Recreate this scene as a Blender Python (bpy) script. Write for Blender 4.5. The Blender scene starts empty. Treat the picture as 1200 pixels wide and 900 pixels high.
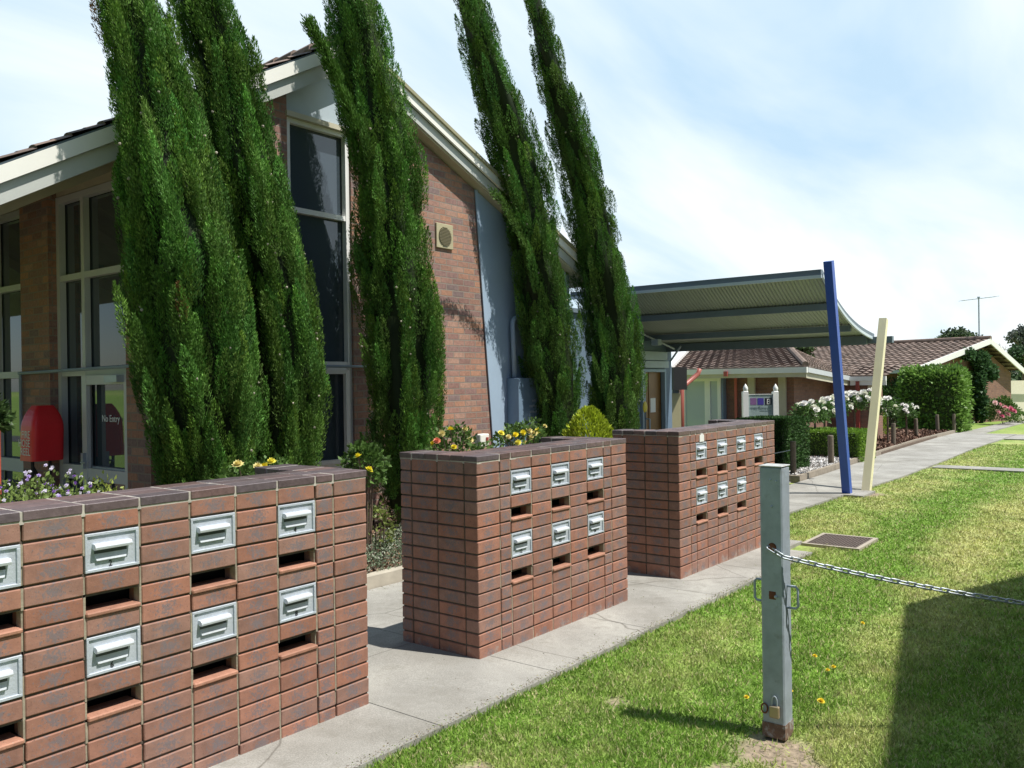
import bpy, math, random
import numpy as np
from mathutils import Vector, Matrix
random.seed(7); rng = np.random.default_rng(7)
S = bpy.context.scene
C = S.collection
rad = math.radians

# ------------------------------------------------------------------ camera
FPX, PITCH, ROLL, YAW = 990.56, -0.0020, -0.0147, 0.9125
CAM = np.array([-4.1856, -3.5348, 1.7987])
_c, _s = math.cos(PITCH), math.sin(PITCH)
FW = np.array([math.sin(YAW)*_c, math.cos(YAW)*_c, _s])
_R = np.array([math.cos(YAW), -math.sin(YAW), 0.0]); _U = np.cross(_R, FW)
RT = math.cos(ROLL)*_R + math.sin(ROLL)*_U
UP = -math.sin(ROLL)*_R + math.cos(ROLL)*_U
cd = bpy.data.cameras.new('camera'); cam = bpy.data.objects.new('camera', cd); C.objects.link(cam)
cd.sensor_width = 36; cd.lens = FPX/1200*36; cd.clip_start = .05; cd.clip_end = 2000
m = Matrix(((RT[0], UP[0], -FW[0], CAM[0]), (RT[1], UP[1], -FW[1], CAM[1]), (RT[2], UP[2], -FW[2], CAM[2]), (0, 0, 0, 1)))
cam.matrix_world = m
S.camera = cam

# ------------------------------------------------------------------ light
SUNV = Vector((.15, -.53, 1)).normalized()
SKY_STR = .065
w = bpy.data.worlds.new('World'); S.world = w; w.use_nodes = True
nt = w.node_tree; nt.nodes.clear()
N = nt.nodes.new; L = nt.links.new
out = N('ShaderNodeOutputWorld'); bg = N('ShaderNodeBackground'); sky = N('ShaderNodeTexSky')
sky.sky_type = 'NISHITA'; sky.sun_disc = False
sky.sun_elevation = math.asin(SUNV.z); sky.sun_rotation = math.atan2(SUNV.x, SUNV.y)
sky.air_density = 1.0; sky.dust_density = .6; sky.ozone_density = 1.6
bg.inputs[1].default_value = SKY_STR
tc = N('ShaderNodeTexCoord'); sep = N('ShaderNodeSeparateXYZ'); L(tc.outputs['Generated'], sep.inputs[0])
mz = N('ShaderNodeMath'); mz.operation = 'ADD'; L(sep.outputs[2], mz.inputs[0]); mz.inputs[1].default_value = .22
mx = N('ShaderNodeMath'); mx.operation = 'DIVIDE'; L(sep.outputs[0], mx.inputs[0]); L(mz.outputs[0], mx.inputs[1])
my = N('ShaderNodeMath'); my.operation = 'DIVIDE'; L(sep.outputs[1], my.inputs[0]); L(mz.outputs[0], my.inputs[1])
cb = N('ShaderNodeCombineXYZ'); L(mx.outputs[0], cb.inputs[0]); L(my.outputs[0], cb.inputs[1])
mp = N('ShaderNodeMapping'); L(cb.outputs[0], mp.inputs[0]); mp.inputs['Rotation'].default_value = (0, 0, rad(28)); mp.inputs['Scale'].default_value = (.42, 1.25, 1); mp.inputs['Location'].default_value = (.6, .35, 0)
n1 = N('ShaderNodeTexNoise'); L(mp.outputs[0], n1.inputs[0]); n1.inputs['Scale'].default_value = 1.15; n1.inputs['Detail'].default_value = 7; n1.inputs['Roughness'].default_value = .5; n1.inputs['Distortion'].default_value = .5
rp = N('ShaderNodeValToRGB'); L(n1.outputs[0], rp.inputs[0])
rp.color_ramp.elements[0].position = .33; rp.color_ramp.elements[0].color = (.18, .18, .18, 1)
rp.color_ramp.elements[1].position = .57; rp.color_ramp.elements[1].color = (.97, .97, .97, 1)
# the cloud bank lies to the east (+x); overhead and behind the viewer the sky is clearer
dt = N('ShaderNodeVectorMath'); dt.operation = 'DOT_PRODUCT'; L(tc.outputs['Generated'], dt.inputs[0]); dt.inputs[1].default_value = (.97, .24, .0)
mr = N('ShaderNodeMapRange'); mr.interpolation_type = 'SMOOTHSTEP'; L(dt.outputs['Value'], mr.inputs['Value']); mr.inputs['From Min'].default_value = .0; mr.inputs['From Max'].default_value = .80; mr.inputs['To Min'].default_value = .0; mr.inputs['To Max'].default_value = 1
mm = N('ShaderNodeMath'); mm.operation = 'MULTIPLY'; L(rp.outputs[0], mm.inputs[0]); L(mr.outputs[0], mm.inputs[1])
mix = N('ShaderNodeMixRGB'); L(mm.outputs[0], mix.inputs[0]); mix.inputs[2].default_value = (13.6, 14.3, 14.5, 1)
mh = N('ShaderNodeMapRange'); mh.interpolation_type = 'SMOOTHSTEP'; L(dt.outputs['Value'], mh.inputs['Value']); mh.inputs['From Min'].default_value = -.35; mh.inputs['From Max'].default_value = .45; mh.inputs['To Min'].default_value = .05; mh.inputs['To Max'].default_value = .82
hz = N('ShaderNodeMixRGB'); L(mh.outputs[0], hz.inputs[0]); L(sky.outputs[0], hz.inputs[1]); hz.inputs[2].default_value = (6.6, 10.1, 13.2, 1); L(hz.outputs[0], mix.inputs[1])
L(mix.outputs[0], bg.inputs[0]); L(bg.outputs[0], out.inputs[0])

sd = bpy.data.lights.new('sun', 'SUN'); sun = bpy.data.objects.new('sun', sd); C.objects.link(sun)
sd.energy = 5.0; sd.angle = rad(.55); sd.color = (1, .955, .88)
sun.rotation_euler = SUNV.to_track_quat('Z', 'Y').to_euler()
S.view_settings.view_transform = 'Standard'; S.view_settings.look = 'None'
S.view_settings.exposure = 0.33; S.view_settings.gamma = 1; S.view_settings.use_curve_mapping = False

# ------------------------------------------------------------------ placing helpers: world points seen in the picture
def ray(u, v): return FW + RT*(u-600)/FPX + UP*(450-v)/FPX
def dep(u, v, d): return CAM + ray(u, v)*d
def on_y(u, v, y): d = ray(u, v); return CAM + d*(y-CAM[1])/d[1]
def on_x(u, v, x): d = ray(u, v); return CAM + d*(x-CAM[0])/d[0]
def gz(x): return .006 - .012*max(min(x, 62.), -20.)
def gnd(u, v):
    d = ray(u, v); t = (.006-.012*CAM[0]-CAM[2])/(d[2]+.012*d[0]); return CAM + d*t

# ------------------------------------------------------------------ object helpers
ORG = {}
def tag(o, label=None, cat=None, group=None, kind=None):
    if label: o['label'] = label
    if cat: o['category'] = cat
    if group: o['group'] = group
    if kind: o['kind'] = kind
    return o
def thing(name, label, cat, loc, group=None):
    o = bpy.data.objects.new(name, None); C.objects.link(o); o.location = tuple(loc); o.empty_display_size = .2
    ORG[o] = Vector(tuple(loc)); return tag(o, label, cat, group)
class MB:
    def __init__(s): s.v = []; s.f = []; s.c = []; s.sm = []
    def quad(s, a, b, c, d, col=(1, 1, 1)):
        i = len(s.v); s.v += [tuple(a), tuple(b), tuple(c), tuple(d)]; s.f.append((i, i+1, i+2, i+3)); s.c.append(col); return s
    def poly(s, pts, col=(1, 1, 1)):
        i = len(s.v); s.v += [tuple(p) for p in pts]; s.f.append(tuple(range(i, i+len(pts)))); s.c.append(col); return s
    def hexa(s, p, col=(1, 1, 1)):           # p: 4 bottom ccw, 4 top ccw
        i = len(s.v); s.v += [tuple(q) for q in p]
        for f in ((3, 2, 1, 0), (4, 5, 6, 7), (0, 1, 5, 4), (1, 2, 6, 5), (2, 3, 7, 6), (3, 0, 4, 7)):
            s.f.append(tuple(i+k for k in f)); s.c.append(col)
        return s
    def box(s, x0, x1, y0, y1, z0, z1, col=(1, 1, 1)):
        return s.hexa([(x0, y0, z0), (x1, y0, z0), (x1, y1, z0), (x0, y1, z0), (x0, y0, z1), (x1, y0, z1), (x1, y1, z1), (x0, y1, z1)], col)
    def cbox(s, x0, x1, y0, y1, z0, z1, b=.003, col=(1, 1, 1), jit=0):
        lo = (x0, y0, z0); hi = (x1, y1, z1); idx = {}; base = len(s.v)
        j = lambda: random.uniform(-jit, jit)
        for sx in (0, 1):
            for sy in (0, 1):
                for sz in (0, 1):
                    cx, cy, cz = j(), j(), j()
                    for ax in range(3):
                        p = []
                        for k, sg in enumerate((sx, sy, sz)):
                            val = hi[k] if sg else lo[k]
                            if k != ax: val += -b if sg else b
                            p.append(val)
                        p[0] += cx; p[1] += cy; p[2] += cz
                        idx[(sx, sy, sz, ax)] = len(s.v); s.v.append(tuple(p))
        def F(*k): s.f.append(tuple(k)); s.c.append(col)
        for ax in range(3):
            a, c = [(1, 2), (2, 0), (0, 1)][ax]
            for sg in (0, 1):
                r = []
                for (p, q) in ((0, 0), (1, 0), (1, 1), (0, 1)):
                    key = [0, 0, 0]; key[ax] = sg; key[a] = p; key[c] = q; r.append(idx[(*key, ax)])
                if not sg: r = r[::-1]
                F(*r)
        for ax in range(3):     # edges along ax
            a, c = [(1, 2), (2, 0), (0, 1)][ax]
            for p in (0, 1):
                for q in (0, 1):
                    k0 = [0]*3; k1 = [0]*3; k0[ax] = 0; k1[ax] = 1; k0[a] = k1[a] = p; k0[c] = k1[c] = q
                    r = [idx[(*k0, a)], idx[(*k1, a)], idx[(*k1, c)], idx[(*k0, c)]]
                    if p == q: r = r[::-1]
                    F(*r)
        for sx in (0, 1):
            for sy in (0, 1):
                for sz in (0, 1):
                    r = [idx[(sx, sy, sz, k)] for k in range(3)]
                    if (sx+sy+sz) % 2 == 0: r = r[::-1]
                    F(*r)
        return s
    def tube(s, pts, r, n=10, col=(1, 1, 1), cap=True):
        pts = [Vector(tuple(p)) for p in pts]; m = len(pts)
        rr = r if hasattr(r, '__len__') else [r]*m
        base = len(s.v); prev = None
        for i, p in enumerate(pts):
            d = (pts[min(i+1, m-1)]-pts[max(i-1, 0)]).normalized()
            if prev is None: a = d.orthogonal().normalized()
            else: a = (prev - d*prev.dot(d)).normalized()
            prev = a; b = d.cross(a)
            for k in range(n):
                t = 2*math.pi*k/n; s.v.append(tuple(p + (a*math.cos(t)+b*math.sin(t))*rr[i]))
        for i in range(m-1):
            for k in range(n):
                k2 = (k+1) % n; s.f.append((base+i*n+k, base+i*n+k2, base+(i+1)*n+k2, base+(i+1)*n+k)); s.c.append(col)
        if cap:
            s.f.append(tuple(base+k for k in range(n))[::-1]); s.c.append(col)
            s.f.append(tuple(base+(m-1)*n+k for k in range(n))); s.c.append(col)
        return s
    def bar(s, a, b, wd, dp, up=(0, 0, 1), col=(1, 1, 1)):    # rectangular bar a->b
        a = Vector(tuple(a)); b = Vector(tuple(b)); d = (b-a).normalized(); sd_ = d.cross(Vector(up)).normalized(); u = sd_.cross(d)
        q = []
        for p in (a, b):
            for (i, k) in ((-1, -1), (1, -1), (1, 1), (-1, 1)): q.append(p + sd_*i*wd/2 + u*k*dp/2)
        return s.hexa(q, col)
    def ball(s, c, r, nu=8, nv=6, col=(1, 1, 1), sc=(1, 1, 1)):
        b = len(s.v)
        for i in range(nv+1):
            ph = math.pi*i/nv
            for k in range(nu):
                t = 2*math.pi*k/nu
                s.v.append((c[0]+r*sc[0]*math.sin(ph)*math.cos(t), c[1]+r*sc[1]*math.sin(ph)*math.sin(t), c[2]+r*sc[2]*math.cos(ph)))
        for i in range(nv):
            for k in range(nu):
                k2 = (k+1) % nu; s.f.append((b+i*nu+k, b+(i+1)*nu+k, b+(i+1)*nu+k2, b+i*nu+k2)); s.c.append(col)
        return s
def obj(name, mb, mt, parent=None, smooth=False, kind=None, label=None):
    me = bpy.data.meshes.new(name)
    o0 = ORG.get(parent, Vector((0, 0, 0)))
    vs = [(x-o0.x, y-o0.y, z-o0.z) for x, y, z in mb.v]
    me.from_pydata(vs, [], mb.f)
    ca = me.color_attributes.new('col', 'FLOAT_COLOR', 'CORNER')
    arr = np.ones((len(me.loops), 4), np.float32); tot = np.array([len(f) for f in mb.f])
    arr[:, :3] = np.repeat(np.array(mb.c, np.float32).reshape(-1, 3), tot, axis=0)
    ca.data.foreach_set('color', arr.ravel())
    me.materials.append(mt)
    if smooth: me.shade_smooth()
    me.update()
    o = bpy.data.objects.new(name, me); C.objects.link(o)
    if parent: o.parent = parent; ORG[o] = o0
    if kind: o['kind'] = kind
    if label: o['label'] = label
    return o
def single(name, mb, mt, label, cat, group=None, smooth=False):
    return tag(obj(name, mb, mt, smooth=smooth), label, cat, group)
def struct(name, mb, mt): return obj(name, mb, mt, kind='structure')
def quads_obj(name, V, Cc, mt, parent=None, smooth=False, kind=None, k=4):  # V (n,k,3) Cc (n,3)
    n = len(V); me = bpy.data.meshes.new(name)
    o0 = np.array(tuple(ORG.get(parent, (0, 0, 0))))
    V = (np.asarray(V)-o0).astype(np.float32)
    me.vertices.add(n*k); me.vertices.foreach_set('co', V.ravel())
    me.loops.add(n*k); me.loops.foreach_set('vertex_index', np.arange(n*k, dtype=np.int32))
    me.polygons.add(n); me.polygons.foreach_set('loop_start', np.arange(0, n*k, k, dtype=np.int32)); me.polygons.foreach_set('loop_total', np.full(n, k, np.int32))
    me.update(calc_edges=True)
    ca = me.color_attributes.new('col', 'FLOAT_COLOR', 'POINT'); a = np.ones((n*k, 4), np.float32); a[:, :3] = np.repeat(Cc, k, axis=0)
    ca.data.foreach_set('color', a.ravel()); me.materials.append(mt); me.validate()
    o = bpy.data.objects.new(name, me); C.objects.link(o)
    if parent: o.parent = parent; ORG[o] = Vector(tuple(o0))
    if kind: o['kind'] = kind
    return o
def unit(a): return a/np.maximum(np.linalg.norm(a, axis=-1, keepdims=True), 1e-9)
def leaves(P, D, Ln, wr):       # rhombic leaves: P (n,3) base, D unit dir, Ln (n,), width ratio
    n = len(P); r = unit(rng.normal(size=(n, 3))); s = unit(np.cross(D, r)); Ln = Ln[:, None]
    bend = np.cross(D, s)*Ln*.12
    return np.stack([P, P+D*Ln*.45+s*Ln*wr*.5+bend, P+D*Ln, P+D*Ln*.45-s*Ln*wr*.5+bend], axis=1)
def copy_tree(o, parent=None, loc=None, rz=None):
    c = o.copy(); C.objects.link(c)
    if parent: c.parent = parent
    if loc is not None: c.location = tuple(loc)
    if rz is not None: c.rotation_euler = (0, 0, rz)
    for ch in list(o.children): copy_tree(ch, c)
    return c
def text_mb(txt, size, origin, right, up, depth=.001, align='LEFT', sx=1.0):
    cu = bpy.data.curves.new('txt', 'FONT'); cu.body = txt; cu.size = size; cu.extrude = depth; cu.align_x = align; cu.resolution_u = 3
    o = bpy.data.objects.new('txt', cu); C.objects.link(o); dg = bpy.context.evaluated_depsgraph_get()
    me = bpy.data.meshes.new_from_object(o.evaluated_get(dg)); mb = MB()
    r = Vector(right).normalized(); u = Vector(up).normalized(); n = r.cross(u); og = Vector(tuple(origin))
    mb.v = [tuple(og + r*v.co.x*sx + u*v.co.y + n*v.co.z) for v in me.vertices]; mb.f = [tuple(p.vertices) for p in me.polygons]; mb.c = [(1, 1, 1)]*len(mb.f)
    bpy.data.objects.remove(o); bpy.data.meshes.remove(me); return mb

# ------------------------------------------------------------------ materials
def base_mat(name):
    mt = bpy.data.materials.new(name); mt.use_nodes = True; t = mt.node_tree; b = t.nodes['Principled BSDF']; return mt, t, b
def coords(t, scale=1):
    tcn = t.nodes.new('ShaderNodeTexCoord'); mpn = t.nodes.new('ShaderNodeMapping'); mpn.inputs['Scale'].default_value = (scale,)*3 if not hasattr(scale, '__len__') else scale
    t.links.new(tcn.outputs['Object'], mpn.inputs[0]); return mpn.outputs[0]
def noise(t, co, sc, det=4, ro=.6):
    n = t.nodes.new('ShaderNodeTexNoise'); n.inputs['Scale'].default_value = sc; n.inputs['Detail'].default_value = det; n.inputs['Roughness'].default_value = ro
    t.links.new(co, n.inputs['Vector']); return n.outputs[0]
def ramp(t, fac, stops):
    r = t.nodes.new('ShaderNodeValToRGB'); t.links.new(fac, r.inputs[0]); e = r.color_ramp.elements
    while len(e) < len(stops): e.new(.5)
    for el, (p, c) in zip(e, stops): el.position = p; el.color = (*c, 1) if len(c) == 3 else c
    return r.outputs[0]
def mixc(t, fac, a, b, mode='MIX'):
    mn = t.nodes.new('ShaderNodeMixRGB'); mn.blend_type = mode
    for k, x in ((0, fac), (1, a), (2, b)):
        if hasattr(x, 'is_linked'): t.links.new(x, mn.inputs[k])
        else: mn.inputs[k].default_value = x if k == 0 else (*x, 1)
    return mn.outputs[0]
def bump(t, b, h, st, dist=.01):
    bn = t.nodes.new('ShaderNodeBump'); bn.inputs['Strength'].default_value = st; bn.inputs['Distance'].default_value = dist
    t.links.new(h, bn.inputs['Height']); t.links.new(bn.outputs[0], b.inputs['Normal'])
def plain(name, col, rough=.6, var=.18, sc=6, bm=.0, bsc=60, metal=0, dirt=None, spec=.5):
    mt, t, b = base_mat(name); co = coords(t)
    n = noise(t, co, sc, 6)
    c = ramp(t, n, [(.25, tuple(x*(1-var) for x in col)), (.75, tuple(min(1, x*(1+var)) for x in col))])
    if dirt:
        n2 = noise(t, co, dirt[1], 8, .7); f = ramp(t, n2, [(dirt[2], (0, 0, 0)), (dirt[2]+.12, (1, 1, 1))]); c = mixc(t, f, c, dirt[0])
    t.links.new(c, b.inputs['Base Color']); b.inputs['Roughness'].default_value = rough; b.inputs['Metallic'].default_value = metal
    b.inputs['Specular IOR Level'].default_value = spec
    if bm: bump(t, b, noise(t, co, bsc, 5), bm, .004)
    return mt
def attr_mat(name, rough=.7, trans=0, var=.2, sc=25, bm=0, bsc=80, spec=.3):
    mt, t, b = base_mat(name); a = t.nodes.new('ShaderNodeVertexColor'); a.layer_name = 'col'
    co = coords(t); n = noise(t, co, sc, 5); v = ramp(t, n, [(.3, (1-var,)*3), (.7, (1+var,)*3)])
    c = mixc(t, 1.0, a.outputs[0], v, 'MULTIPLY'); t.links.new(c, b.inputs['Base Color']); b.inputs['Roughness'].default_value = rough
    b.inputs['Specular IOR Level'].default_value = spec
    if bm: bump(t, b, noise(t, co, bsc, 5), bm, .004)
    if trans:
        tr = t.nodes.new('ShaderNodeBsdfTranslucent'); t.links.new(c, tr.inputs[0]); ms = t.nodes.new('ShaderNodeMixShader'); ms.inputs[0].default_value = trans
        o = t.nodes['Material Output']; t.links.new(b.outputs[0], ms.inputs[1]); t.links.new(tr.outputs[0], ms.inputs[2]); t.links.new(ms.outputs[0], o.inputs[0])
    return mt
LEAF = attr_mat('leaf', .5, .28, .15, 8, spec=.35)
CONIFER = attr_mat('conifer_leaf', .6, .15, .2, 3, spec=.25)
PETAL = attr_mat('petal', .6, .3, .05, 10)
GRASS = attr_mat('grass_blade', .55, .3, .12, 4, spec=.25)
BARK = plain('bark', (.13, .09, .065), .9, .35, 14, .8, 30)
def brick_wall_mat(name, cols, mortar=(.36, .31, .26), msz=.011):
    mt, t, b = base_mat(name)
    tcn = t.nodes.new('ShaderNodeTexCoord'); g = t.nodes.new('ShaderNodeNewGeometry'); sp = t.nodes.new('ShaderNodeSeparateXYZ'); sn = t.nodes.new('ShaderNodeSeparateXYZ')
    t.links.new(tcn.outputs['Object'], sp.inputs[0]); t.links.new(g.outputs['True Normal'], sn.inputs[0])
    ab = t.nodes.new('ShaderNodeMath'); ab.operation = 'ABSOLUTE'; t.links.new(sn.outputs[0], ab.inputs[0])
    gt = t.nodes.new('ShaderNodeMath'); gt.operation = 'GREATER_THAN'; t.links.new(ab.outputs[0], gt.inputs[0]); gt.inputs[1].default_value = .7
    mx_ = t.nodes.new('ShaderNodeMix'); t.links.new(gt.outputs[0], mx_.inputs[0]); t.links.new(sp.outputs[0], mx_.inputs[2]); t.links.new(sp.outputs[1], mx_.inputs[3])
    cbn = t.nodes.new('ShaderNodeCombineXYZ'); t.links.new(mx_.outputs[0], cbn.inputs[0]); t.links.new(sp.outputs[2], cbn.inputs[1])
    br = t.nodes.new('ShaderNodeTexBrick'); t.links.new(cbn.outputs[0], br.inputs['Vector'])
    br.inputs['Scale'].default_value = 1; br.inputs['Brick Width'].default_value = .24; br.inputs['Row Height'].default_value = .086; br.inputs['Mortar Size'].default_value = msz*.5; br.inputs['Mortar Smooth'].default_value = .15
    br.inputs['Color1'].default_value = (0, 0, 0, 1); br.inputs['Color2'].default_value = (1, 1, 1, 1); br.inputs['Mortar'].default_value = (.5, .5, .5, 1); br.offset = .5
    st = [(i/(len(cols)-1), c) for i, c in enumerate(cols)]
    c = ramp(t, br.outputs['Color'], st); c.node.color_ramp.interpolation = 'CONSTANT' if name == 'building_brick' else 'LINEAR'
    co = coords(t); n = noise(t, co, 30, 6, .7); c = mixc(t, 1.0, c, ramp(t, n, [(.3, (.72,)*3), (.7, (1.25,)*3)]), 'MULTIPLY')
    n3 = noise(t, co, .9, 3); c = mixc(t, 1.0, c, ramp(t, n3, [(.3, (.85,)*3), (.7, (1.12,)*3)]), 'MULTIPLY')
    c = mixc(t, br.outputs['Fac'], c, mortar)
    t.links.new(c, b.inputs['Base Color']); b.inputs['Roughness'].default_value = .85
    iv = t.nodes.new('ShaderNodeMath'); iv.operation = 'SUBTRACT'; iv.inputs[0].default_value = 1; t.links.new(br.outputs['Fac'], iv.inputs[1])
    ad = t.nodes.new('ShaderNodeMath'); ad.operation = 'MULTIPLY_ADD'; t.links.new(n, ad.inputs[0]); ad.inputs[1].default_value = .25; t.links.new(iv.outputs[0], ad.inputs[2])
    bump(t, b, ad.outputs[0], .9, .008); return mt
WALLB = brick_wall_mat('building_brick', [(.25, .14, .115), (.34, .18, .125), (.26, .155, .135), (.38, .20, .13), (.30, .165, .12), (.215, .15, .14), (.32, .18, .14), (.36, .215, .16), (.28, .15, .11)], mortar=(.25, .21, .175), msz=.016)
WALLD = brick_wall_mat('neighbour_brick', [(.20, .105, .08), (.26, .135, .095), (.22, .12, .09), (.28, .15, .105)], mortar=(.2, .15, .12))
# letterbox brick: per-brick colour, blue-grey iron spots gathered in the middle of each brick (uv), pits
def lbrick():
    mt, t, b = base_mat('letterbox_brick'); a = t.nodes.new('ShaderNodeVertexColor'); a.layer_name = 'col'
    co = coords(t); c = a.outputs[0]
    n = noise(t, co, 14, 6, .7); c = mixc(t, 1.0, c, ramp(t, n, [(.3, (.8, .78, .76)), (.7, (1.2, 1.18, 1.15))]), 'MULTIPLY')
    uv = t.nodes.new('ShaderNodeUVMap'); uv.uv_map = 'UVMap'; ln = t.nodes.new('ShaderNodeVectorMath'); ln.operation = 'LENGTH'
    t.links.new(uv.outputs[0], ln.inputs[0])
    ns = noise(t, co, 75, 5, .75); nb = noise(t, co, 18, 3)
    m1 = t.nodes.new('ShaderNodeMath'); m1.operation = 'MULTIPLY_ADD'; t.links.new(ln.outputs['Value'], m1.inputs[0]); m1.inputs[1].default_value = -.26; t.links.new(ns, m1.inputs[2])
    m2 = t.nodes.new('ShaderNodeMath'); m2.operation = 'MULTIPLY_ADD'; t.links.new(nb, m2.inputs[0]); m2.inputs[1].default_value = .35; t.links.new(m1.outputs[0], m2.inputs[2])
    f = ramp(t, m2.outputs[0], [(.56, (0, 0, 0)), (.63, (.75, .75, .75))])
    c = mixc(t, f, c, (.15, .14, .155))
    nsp = noise(t, co, 230, 2, .5); c = mixc(t, ramp(t, nsp, [(.70, (0, 0, 0)), (.74, (.8, .8, .8))]), c, (.5, .42, .33))
    nd = noise(t, co, 120, 3, .5); c = mixc(t, ramp(t, nd, [(.30, (.8, .8, .8)), (.36, (0, 0, 0))]), c, (.11, .06, .045))
    # efflorescence and splash dirt near the foot
    sz = t.nodes.new('ShaderNodeSeparateXYZ'); g_ = t.nodes.new('ShaderNodeNewGeometry'); t.links.new(g_.outputs['Position'], sz.inputs[0])
    nf = noise(t, co, 9, 7, .75); fz = t.nodes.new('ShaderNodeMath'); fz.operation = 'MULTIPLY_ADD'; t.links.new(sz.outputs[2], fz.inputs[0]); fz.inputs[1].default_value = -1.6; t.links.new(nf, fz.inputs[2])
    c = mixc(t, ramp(t, fz.outputs[0], [(.50, (0, 0, 0)), (.60, (.55, .55, .55))]), c, (.36, .30, .26))
    nw = noise(t, co, 3.1, 8, .8); c = mixc(t, ramp(t, nw, [(.66, (0, 0, 0)), (.74, (.45, .45, .45))]), c, (.42, .38, .35))
    t.links.new(c, b.inputs['Base Color']); b.inputs['Roughness'].default_value = .75
    bump(t, b, ns, .5, .003); return mt
LBRICK = lbrick()
MORTAR = plain('mortar', (.30, .265, .20), .95, .25, 20, .6, 90)
JOINT = attr_mat('mortar_joint', .95, 0, .25, 20, .6, 90)
MPALE, MSHADE = (.30, .265, .20), (.10, .08, .065)  # second tone is the same mortar with the joints' deep shade coloured in
CAPM = attr_mat('cap_brick', .38, 0, .25, 30, .35, 140, spec=.5)
CAPJ = plain('cap_joint', (.42, .39, .34), .9, .3, 20)
ALU = plain('cast_aluminium', (.46, .505, .56), .5, .12, 25, .5, 110, metal=.15, dirt=((.40, .44, .48), 22, .58))
ALUL = plain('pale_aluminium', (.60, .64, .69), .45, .08, 25, .3, 110, metal=.25)
BLACK = plain('black_paint', (.015, .015, .018), .6, .1)
DARKIN = plain('interior_shade', (.02, .018, .017), .9, .1)  # near-black stands for the shade inside the slots and drain pit
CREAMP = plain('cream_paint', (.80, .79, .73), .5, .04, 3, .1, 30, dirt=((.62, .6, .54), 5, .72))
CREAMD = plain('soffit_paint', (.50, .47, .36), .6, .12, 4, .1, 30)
WHITEP = plain('white_paint', (.78, .78, .76), .4, .04, 3, dirt=((.66, .66, .64), 7, .66))
WINF = plain('window_frame_paint', (.56, .59, .60), .45, .06, 3)
BLUEW = plain('blue_grey_render', (.33, .43, .54), .6, .07, 2, .15, 40)
BLUECAB = plain('blue_cabinet_paint', (.17, .25, .34), .45, .06, 3)
BLUEP = plain('royal_blue_paint', (.02, .08, .40), .35, .08, 3)
CREAMPOLE = plain('cream_pole_paint', (.80, .74, .50), .5, .05, 3)
HERIT = plain('red_brown_paint', (.30, .06, .05), .45, .1, 5)
REDP = plain('red_fibreglass', (.78, .025, .035), .4, .1, 4)
STEELG = plain('grey_steel', (.14, .18, .22), .5, .1, 4)
STEELL = plain('light_steel', (.42, .48, .54), .4, .08, 4, metal=.3)
CORR = plain('corrugated_steel', (.30, .33, .29), .5, .06, 2, metal=.1)
GALV = plain('galvanised', (.33, .385, .44), .5, .22, 9, .25, 60, metal=.15, dirt=((.25, .28, .30), 12, .58))
RUST = plain('rust', (.16, .055, .025), .9, .4, 30, .5, 120)
LOGM = plain('weathered_timber', (.15, .12, .09), .9, .3, 18, .6, 60)
TIMB = plain('sleeper_timber', (.27, .23, .18), .9, .25, 10, .5, 40)
DOORW = plain('stained_timber', (.26, .13, .035), .4, .2, 6)
YELLOWP = plain('yellow_plastic', (.75, .6, .05), .5, .05)
ROOFT = attr_mat('roof_tile', .8, 0, .25, 5, .3, 40)
def glass(name, col=(.02, .025, .03), rough=.03, spec=.7):
    mt, t, b = base_mat(name); b.inputs['Base Color'].default_value = (*col, 1); b.inputs['Roughness'].default_value = rough; b.inputs['Specular IOR Level'].default_value = spec
    b.inputs['Coat Weight'].default_value = .5; b.inputs['Coat Roughness'].default_value = .02; return mt
GLASS = glass('tinted_glass', (.05, .068, .085))
GLASSB = glass('pale_blue_pane', (.44, .52, .56), .12)  # pane in one pale blue-grey colour
def concrete():
    mt, t, b = base_mat('concrete'); co = coords(t)
    n = noise(t, co, 1.2, 8, .65); c = ramp(t, n, [(.3, (.21, .20, .175)), (.5, (.30, .29, .265)), (.7, (.40, .39, .355))])
    n2 = noise(t, co, 130, 3, .7); c = mixc(t, 1.0, c, ramp(t, n2, [(.3, (.72,)*3), (.7, (1.22,)*3)]), 'MULTIPLY')
    vo = t.nodes.new('ShaderNodeTexVoronoi'); vo.feature = 'DISTANCE_TO_EDGE'; vo.inputs['Scale'].default_value = .55; wp = t.nodes.new('ShaderNodeMixRGB'); wp.inputs[0].default_value = .12; t.links.new(co, wp.inputs[1]); nz_ = t.nodes.new('ShaderNodeTexNoise'); nz_.inputs['Scale'].default_value = 2.5; nz_.inputs['Detail'].default_value = 5; t.links.new(co, nz_.inputs['Vector']); t.links.new(nz_.outputs['Color'], wp.inputs[2]); t.links.new(wp.outputs[0], vo.inputs['Vector'])
    c = mixc(t, ramp(t, vo.outputs['Distance'], [(.0, (.75, .75, .75)), (.004, (0, 0, 0))]), c, (.10, .09, .075))
    n3 = noise(t, co, 5, 8, .75); c = mixc(t, ramp(t, n3, [(.52, (0, 0, 0)), (.68, (.6, .6, .6))]), c, (.19, .18, .155))
    t.links.new(c, b.inputs['Base Color']); b.inputs['Roughness'].default_value = .9; bump(t, b, n2, .5, .004); return mt
CONC = concrete()
MULCHM = attr_mat('mulch', .95, 0, .4, 12, .9, 40)
SOIL = plain('garden_soil', (.12, .085, .06), .95, .45, 22, .9, 30)
PEB = attr_mat('pebble', .7, 0, .15, 12)

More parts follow.
